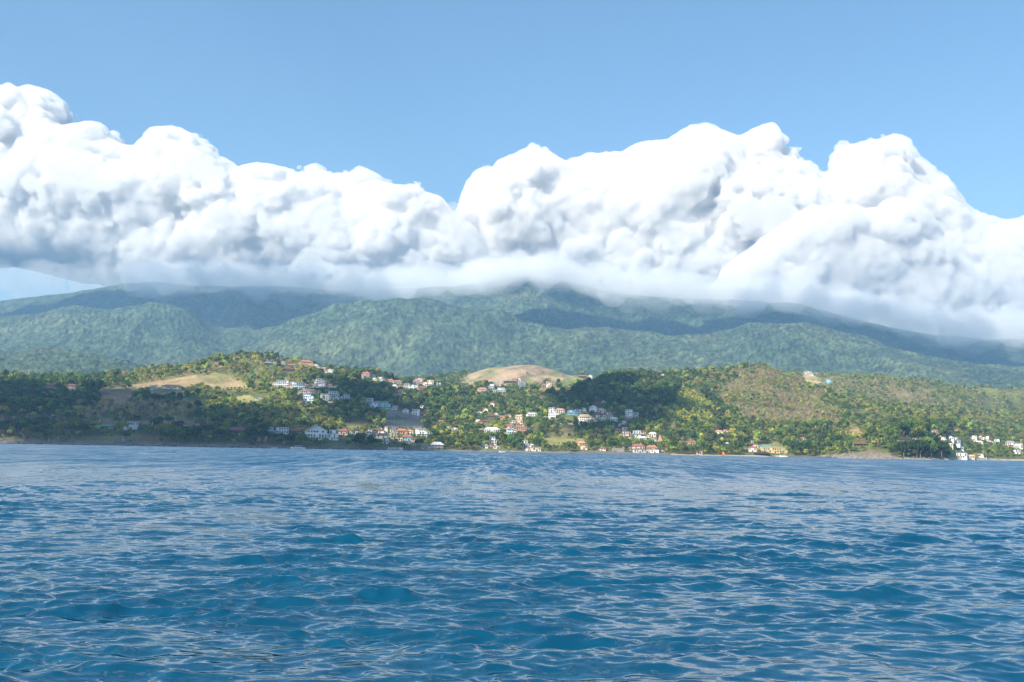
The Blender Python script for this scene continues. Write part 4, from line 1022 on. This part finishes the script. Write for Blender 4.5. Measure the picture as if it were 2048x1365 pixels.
ORD = ['first', 'second', 'third', 'fourth', 'fifth', 'sixth', 'seventh', 'eighth', 'ninth', 'tenth', 'eleventh', 'twelfth']
for lab, rs in used.items():
    if len(rs) > 1:
        for n, r in enumerate(rs): r['label'] = lab+f", {ORD[min(n, 11)]} from left"
# ------------------------------------------------------------------ coast road, walls, poles, boats
def ribbon(name, pts, width, mat, label, lift=.25):
    P = []
    for (a, b) in pts: P.append(hit(a, b))
    P = np.array(P); s = np.linspace(0, 1, 60); q = np.linspace(0, 1, len(P))
    x = np.interp(s, q, P[:, 0]); y = np.interp(s, q, P[:, 1]); y = np.convolve(np.pad(y, 4, 'edge'), np.ones(9)/9, 'valid')
    dx, dy = np.gradient(x), np.gradient(y); l = np.hypot(dx, dy); nx, ny = -dy/l, dx/l; V = []
    for k in (-1, -.33, .33, 1):
        xx, yy = x+nx*width/2*k, y+ny*width/2*k; V.append(np.stack([xx, yy, np.maximum(height(xx, yy), height(x, y))+lift], -1))
    V.append(V[-1]-np.array([0, 0, 2.])); V.insert(0, V[0]-np.array([0, 0, 2.]))
    V = np.stack(V, 0).reshape(-1, 3)
    o = link(name, mesh_np(name, V, grid_faces(6, 60), [mat])); tag(o, label, kind='structure'); return P
asph = paint((.16, .155, .15), .95, 'road_surface'); conc = paint((.42, .40, .37), .9, 'concrete'); stone = paint((.26, .235, .20), .95, 'stone')
ROADS = [("0:853 100:854 200:854 300:853 400:852 470:854 540:860", 7, asph, 'grey coast road cut along the left bank'),
         ("612:779 632:776 650:770 668:758", 8, conc, 'pale concrete road climbing past the white cube house')]
for s_, w_, m_, lb in ROADS: ribbon('road', [tuple(q) for q in poly(s_)], w_, m_, lb)

def wall_run(name, x0, x1, hgt, mat, label, out_=4, thick=2.0, cat='wall', n=24):
    """a wall or quay that follows the shore between two photo columns"""
    px = np.linspace(x0, x1, n); y = np.interp(px, *SH)-out_; x = (px-1024)/FPX*y*1.0; V = []
    for k in range(n):
        hh = hgt*(1+.06*math.sin(k*2.3)); V += [(x[k], y[k], -3), (x[k], y[k], hh), (x[k], y[k]+thick, hh+.004), (x[k], y[k]+thick, -3)]
    F = []
    for k in range(n-1):
        a = 4*k
        for j in range(3): F.append((a+j, a+4+j, a+5+j, a+1+j))
    F += [(0, 1, 2, 3), (4*n-1, 4*n-2, 4*n-3, 4*n-4)]
    me = bpy.data.meshes.new(name); me.from_pydata(V, [], F); me.materials.append(mat); me.update(); o = link(name, me); tag(o, label, cat); return o
wall_run('sea_wall', 1158, 1338, 1.9, stone, 'dark grey sea wall under the pink and orange shore houses', 1)
wall_run('sea_wall', 1040, 1140, 1.5, stone, 'low dark sea wall below the cream houses in the middle', 1)
wall_run('sea_wall', 850, 940, 1.4, stone, 'low stone sea wall right of the stacked roof waterfront pavilion', 1)
wall_run('breakwater', 1576, 1664, 1.3, paint((.12, .115, .105), .9, 'wet_rock'), 'long dark low breakwater left of the rocky headland', 14, 4, 'breakwater')
wall_run('beach_wall', 1915, 1990, 2.4, paint(COLS['C']), 'cream beach wall under the white seafront hall', -7, 1.5)

def block_wall(px, py, wp, hp, mat, label, name='retaining_wall'):
    P = hit(px, py); s = P[1]/FPX; W, H = wp*s, hp*s
    m = MB().box(-W/2, W/2, 0, 1.6, -5, H); n = int(W/3)
    for i in range(n): x = -W/2+W*(i+.5)/n; m.box(x-.2, x+.2, -.25, -.002, -5, H*.97)
    m.box(-W/2-.1, W/2+.1, -.15, 1.75, H+.002, H+.25)
    o = m.build(name, mat); o.location = P; o.rotation_euler = (0, 0, -math.atan2(P[0], P[1])); tag(o, label, 'wall'); return P, W, H
for a in ((1246, 893, 28, 9, stone, 'ribbed grey stone retaining wall under the pink terrace houses'),
          (1236, 911, 24, 9, stone, 'tall mossy stone wall at the water left of the dark boathouse'),
          (1128, 849, 62, 4, conc, 'long low grey retaining wall under the row of houses below the dark wood'),
          (661, 820, 16, 6, paint(COLS['C']), 'cream wall block below the grey open pavilion'),
          (1960, 916, 24, 7, paint((.66, .60, .50)), 'long cream garden wall behind the right beach'),
          (248, 884, 6, 18, conc, 'grey concrete boat ramp wall under the left white modern house')): block_wall(*a)

wood = paint((.30, .24, .18), .9, 'timber'); steel = paint((.55, .55, .54), .6, 'pole_concrete')
POLES = [(27, 850), (53, 851), (145, 852), (199, 852), (247, 851), (305, 851), (350, 851), (415, 854), (470, 858)]
W_ = {27: 'at the far left, first of the row', 53: 'at the far left, second of the row', 145: 'over the dark shore trees, third of the row', 199: 'left of the green roofed roadside house', 247: 'behind the left white modern house', 305: 'on the orange road cut', 350: 'at the right part of the orange road cut', 415: 'right of the green roofed shelter', 470: 'behind the wooden lodge with red roof'}
tops = []
for (px, py) in POLES:
    P = hit(px, py); h = 8.6
    r = bpy.data.objects.new('power_pole', None); COL.objects.link(r); r.location = P; tag(r, 'pale concrete power pole '+W_[px], 'power pole', 'power poles along the coast road')
    MB().bar((0, 0, -1.5), (0, 0, h), .22, 8, .15).build('pole', steel, r)
    MB().box(-1.1, 1.1, -.09, .09, h-.75, h-.57).build('cross_arm', wood, r)
    q = MB()
    for x in (-1, 0, 1): q.bar((x, 0, h-.57 if x else h), (x, 0, h-.3 if x else h+.25), .09, 6)
    q.build('insulator', paint((.6, .6, .58), .3, 'ceramic'), r)
    tops.append(P+np.array([0, 0, h-.3]))
for i in range(len(tops)-1):
    a, b = tops[i], tops[i+1]; m = MB(); n = 10
    for k in range(n):
        f0, f1 = k/n, (k+1)/n; p = a+(b-a)*f0-np.array([0, 0, 4*f0*(1-f0)*1.1]); q = a+(b-a)*f1-np.array([0, 0, 4*f1*(1-f1)*1.1]); m.bar(p, q, .055, 4)
    o = m.build('power_line', paint((.35, .35, .36), .5, 'cable')); tag(o, f'sagging power line between the {ORD[i]} and {ORD[i+1]} power pole from the left', 'power line', 'power lines along the coast road')

white = paint((.80, .80, .78), .35, 'boat_paint'); green = paint((.05, .30, .16), .4, 'boat_paint'); dark = glass()
def hull(L_, B, Hh, mat, name, parent, z=-.35, n=14):
    V = []; F = []
    for i in range(n+1):
        s = i/n; x = -L_/2+L_*s; b = B/2*math.sin(math.pi*min(1, .18+.82*(1-s)**.75))**.7 if s > .0 else B/2*.62; b = B/2*(1-max(0, (s-.45)/.55)**2.2)*(.72+.28*min(1, s*4)); sh = Hh*(1+.45*max(0, (s-.5)*2)**2+.08*(1-s))
        V += [(x, -b, z+sh), (x, -b*.82, z+.15*Hh), (x, 0, z), (x, b*.82, z+.15*Hh), (x, b, z+sh)]
    for i in range(n):
        for j in range(4): a = 5*i+j; F.append((a, a+5, a+6, a+1))
        F.append((5*i, 5*i+4, 5*i+9, 5*i+5))
    F += [(0, 1, 2, 3, 4), tuple(5*n+q for q in (4, 3, 2, 1, 0))]
    me = bpy.data.meshes.new(name); me.from_pydata(V, [], F); me.materials.append(mat); me.update(); return link(name, me, parent)
def boat(px, depth, L_, label, kind, flip=1, name='boat'):
    x = (px-1024)/FPX*depth
    r = bpy.data.objects.new(name, None); COL.objects.link(r); r.location = (x, depth, 0); r.rotation_euler = (0, 0, (0 if flip > 0 else math.pi)+.12); tag(r, label, 'boat', None)
    if kind == 'outrigger':
        hull(L_, 1.9, 1.5, white, 'hull', r); 
        MB().box(-L_*.42, L_*.40, -1.06, -1.02, .55, .95).build('stripe', green, r)
        c = MB(); c.box(-L_*.28, L_*.18, -.8, .8, 1.15, 1.45); 
        for i in range(7):
            xx = -L_*.28+L_*.46*i/6
            for s in (-.75, .75): c.box(xx-.06, xx+.06, s-.06, s+.06, 1.45, 2.75)
        cb = c.build('cabin', white, r); MB().box(-L_*.30, L_*.21, -1.05, 1.05, 2.752, 2.9).build('cabin_roof', white, r)
        MB().box(-L_*.26, L_*.16, -.62, .62, 1.46, 2.6).build('cabin_window', dark, cb)
        m = MB(); m.bar((L_*.28, 0, 1), (L_*.28, 0, 5.8), .08, 6, .05); m.bar((-L_*.33, 0, 1), (-L_*.33, 0, 4.8), .07, 6, .05); m.build('mast', wood, r)
        for s in (-1, 1):
            m = MB(); m.bar((-L_*.36, s*3.6, .15), (L_*.40, s*3.6, .35), .12, 6)
            for xx in (-.25, -.05, .22): m.bar((L_*xx, 0, 1.2), (L_*xx, s*3.6, .3), .07, 5)
            m.build('outrigger', white if s < 0 else wood, r)
    elif kind == 'speed':
        hull(L_, 2.5, 1.35, white, 'hull', r); MB().box(-L_*.12, L_*.14, -.8, .8, 1.1, 1.9).build('cabin', white, r); MB().box(-L_*.10, L_*.15, -.82, .82, 1.35, 1.75).build('cabin_window', dark, r)
        m = MB(); m.bar((-L_*.18, -.8, 1), (-L_*.10, -.8, 2.6), .05, 5); m.bar((-L_*.18, .8, 1), (-L_*.10, .8, 2.6), .05, 5); m.box(-L_*.22, L_*.06, -.95, .95, 2.6, 2.68); m.build('sun_roof', white, r)
        MB().box(-L_*.52-.3, -L_*.5, -.3, .3, .2, 1.3).build('outboard_motor', dark, r)
    else:
        hull(L_, 1.6, .9, white if kind == 'skiff' else paint((.25, .27, .30), .6, 'boat_paint'), 'hull', r)
        m = MB(); 
        for xx in (-.25, 0, .2): m.box(L_*xx-.12, L_*xx+.12, -.7, .7, .35, .42)
        m.build('bench', wood, r)
    return r
boat(602, 868, 12.5, 'white outrigger boat with green stripe and two masts moored off the left shore', 'outrigger', -1)
boat(556, 880, 5.5, 'small white skiff beached left of the outrigger boat', 'skiff')
boat(574, 876, 8.0, 'grey open boat lying between the skiff and the outrigger boat', 'grey')
boat(1568, 1035, 8.6, 'white speedboat with sun roof off the long yellow building', 'speed', -1)
boat(1545, 1042, 7.5, 'dark open boat just left of the white speedboat', 'grey')
boat(1008, 940, 6.0, 'small white skiff at the sea wall below the white gable', 'skiff', -1)
boat(1395, 1020, 5.0, 'small grey rowing boat off the pink beach hut', 'grey')

def pier(x0, x1, label):
    px = np.linspace(x0, x1, 8); D = float(np.interp((x0+x1)/2, *SH))-9; X0, X1 = (x0-1024)/FPX*D, (x1-1024)/FPX*D
    r = bpy.data.objects.new('pier', None); COL.objects.link(r); r.location = ((X0+X1)/2, D, 0); tag(r, label, 'pier'); W = (X1-X0)/2
    MB().box(-W, W, 0, 3, 1.25, 1.5).build('deck', wood, r); m = MB()
    for i in range(7):
        for y in (.2, 2.8): x = -W*.97+W*1.94*i/6; m.box(x-.14, x+.14, y-.14, y+.14, -2, 2.6)
    m.build('post', white, r); m = MB(); m.box(-W, W, .14, .2, 2.3, 2.42); m.build('rail', white, r)
    MB().box(W*.15, W*.55, 8, 12, 1.5, 1.6)
    MB().box(-W*.2, W*.2, 3, 14, 1.248, 1.46).build('walkway', wood, r)
pier(782, 800, 'white railed wooden pier below the red and white stacked house')
pier(803, 810, 'short white railed jetty right of the wooden pier')
# orange tent on the beach
P = hit(1446, 914); r = bpy.data.objects.new('tent', None); COL.objects.link(r); r.location = P; tag(r, 'bright orange peaked tent on the beach', 'tent')
orange = paint((.80, .20, .05), .8, 'tent_cloth')
MB().add([(-1.9, -1.6, 0), (1.9, -1.6, 0), (1.9, 1.6, 0), (-1.9, 1.6, 0), (-.5, 0, 3.4), (.5, 0, 3.4)], [(0, 1, 5, 4), (2, 3, 4, 5), (1, 2, 5), (3, 0, 4), (3, 2, 1, 0)]).build('canopy', orange, r)
MB().add([(-.5, -1.62, .02), (.5, -1.62, .02), (0, -.75, 1.9)], [(0, 1, 2)]).build('door_flap', dark, r)
# fence round the lawn hill
m = MB(); q = poly("1124:762 1132:757 1148:754 1166:752 1180:753 1192:757 1198:761"); pts = [hit(a, b) for a, b in q]
fp = []
for a, b in zip(pts[:-1], pts[1:]):
    for k in range(6): p = a+(b-a)*k/6; fp.append(np.array([p[0], p[1], height(p[0:1], p[1:2])[0]]))
o = bpy.data.objects.new('fence', None); COL.objects.link(o); tag(o, 'white curved fence around the top of the green lawn hill', 'fence')
for p in fp: m.box(p[0]-.15, p[0]+.15, p[1]-.15, p[1]+.15, p[2]-.5, p[2]+1.3)
m.build('fence_post', white, o); m = MB()
for a, b in zip(fp[:-1], fp[1:]):
    for z in (.55, 1.1): m.bar(a+np.array([0, -.2, z]), b+np.array([0, -.2, z]), .14, 4)
m.build('rail', white, o)
# rocks along the waterline
def rocks():
    g = np.random.default_rng(8); V0, F0 = ICO[1]; vs = []; 
    for (a, b, n, s0) in ((-60, 560, 420, .8), (560, 1000, 160, .6), (1665, 1905, 260, .9), (1905, 2060, 60, .5)):
        px = g.uniform(a, b, n); y = np.interp(px, *SH)+g.normal(1.5, 3.0, n); x = (px-1024)/FPX*y; z = np.maximum(height(x, y), -.3)
        for i in range(n):
            s = s0*g.uniform(.4, 1.7); v = V0*(1+g.uniform(-.28, .28, (len(V0), 1)))*np.array([1.4, 1, .75])*s; th = g.uniform(0, 3.1); v = np.stack([v[:, 0]*math.cos(th)-v[:, 1]*math.sin(th), v[:, 0]*math.sin(th)+v[:, 1]*math.cos(th), v[:, 2]], -1)
            vs.append(v+np.array([x[i], y[i], z[i]+.1*s]))
    n = len(vs); V = np.vstack(vs); F = (F0[None]+(np.arange(n)*len(V0))[:, None, None]).reshape(-1, 3)
    o = link('rocks', mesh_np('rocks', V, F, [paint((.24, .21, .18), .95, 'shore_rock')])); tag(o, 'dark broken rocks strewn along the waterline', 'rocks', kind='stuff')
rocks()

# ------------------------------------------------------------------ unseen cumulus added out of view to throw shade patches on the land
def shade_cloud(spots, label, seed, dist, r0):
    g = np.random.default_rng(seed); P = []; R = []
    for (px, py, depth, rx, ry) in spots:
        c = pt(np.array([px]), np.array([py]), np.array([depth]))[0]; c[2] = max(height(c[0:1], c[1:2])[0], 0); c = c+SUN*dist
        n = int(max(6, rx*ry/(r0*r0)*3.2))
        for i in range(n):
            a = g.uniform(0, 6.28); rr = math.sqrt(g.uniform(0, 1)); P.append(c+np.array([rx*rr*math.cos(a), ry*rr*math.sin(a), g.uniform(-.3, .8)*r0])); R.append(r0*g.uniform(.55, 1.05)*(1.05-.4*rr))
    P = np.array(P); R = np.array(R)
    o = weld('cloud', P, R, max(10, r0*.16), VAP, ((r0*1.5, r0*.3), (r0*.6, r0*.15)), seed); tag(o, label, 'cloud', 'unseen cumulus added for shade')
VAP = cloud_mat('cumulus_vapour', .05)
shade_cloud([(40, 800, 1080, 170, 150), (150, 830, 980, 150, 120), (280, 850, 930, 120, 60), (420, 872, 890, 110, 30), (560, 880, 890, 110, 25), (690, 880, 895, 80, 25), (-100, 800, 1100, 200, 200)], 'flat unseen cumulus added to shade the left shore', 31, 2350, 62)
shade_cloud([(715, 795, 1260, 38, 120), (760, 830, 1150, 30, 60)], 'small unseen cumulus added to shade the wood right of the white villas', 33, 2500, 42)
shade_cloud([(1200, 800, 1350, 75, 120), (1270, 790, 1400, 60, 140), (1225, 830, 1230, 55, 60)], 'small unseen cumulus added to shade the central wood', 35, 2450, 45)
shade_cloud([(1250, 640, 5000, 700, 420), (1480, 635, 5100, 650, 380), (1680, 655, 5200, 500, 350), (1900, 690, 5200, 600, 300)], 'broad unseen cumulus added to shade the right mountain flank', 37, 3600, 230)
shade_cloud([(120, 610, 5300, 700, 330), (520, 605, 5300, 560, 420), (330, 588, 5500, 500, 200), (640, 600, 5300, 250, 260)], 'broad unseen cumulus added to shade the left mountain flank', 39, 3700, 210)
# ------------------------------------------------------------------ the air between the boat and the mountain
def build_haze():
    import bmesh
    bm = bmesh.new(); bmesh.ops.create_cube(bm, size=1)
    me = bpy.data.meshes.new('haze'); bm.to_mesh(me); bm.free()
    o = link('haze', me); o.scale = (18400, 16100, 1150+20); o.location = (0, -1050, 1150/2-10)
    g = NG('air'); v = g.n('VolumePrincipled'); g.set(v, 'Color', (.38, .66, 1.0)); g.set(v, 'Density', HAZE); g.set(v, 'Anisotropy', .35)
    g.t.links.new(v.outputs[0], g.out.inputs['Volume']); g.m.cycles.homogeneous_volume = True
    me.materials.append(g.m); tag(o, 'thin blue haze in the air over the bay and hills', 'haze', kind='stuff')
HAZE = 0.000115
build_haze()

def mist(name, P, R, dens, label, seed):  # cloud base veiling the summits, standing inside the haze volume
    o = weld(name, np.array(P), np.array(R), 22, cloud_mat('mist_vapour', dens, alb=(.995, .995, .995), ani=0.0), ((300, 22), (120, 10)), seed); tag(o, label, 'mist', kind='stuff')
g = np.random.default_rng(3)
for lab, a, b, py0 in (('thin cloud clinging to the left summits', 255, 1035, "255:560 400:565 600:572 700:580 900:578 1035:548"), ('thin cloud clinging to the right summits', 1065, 2150, "1065:545 1100:560 1200:575 1350:592 1500:598 1650:610 1750:632 1870:662 2150:676"), ('thin cloud over the central summit', 960, 1140, "960:552 1050:545 1140:558")):
    q = L(py0)
    for lay, (dens, dy) in enumerate(((.0012, 4), (.003, -10))):
        P = []; R = []
        for px in np.arange(a, b, 9):
            for k in range(2):
                d = g.uniform(5350, 6100); r = g.uniform(30, 95); py = np.interp(px, *q)+g.normal(-3, 7)+6*math.sin(px/37)+4*math.sin(px/13)+dy; p = pt(np.array([px]), np.array([py]), np.array([d]))[0]
                p[2] = min(p[2], 1120-r*1.25); P.append(p); R.append(r)
        mist('mist', P, R, dens, lab+(' ' if lay else ', outer veil'), 50+lay)
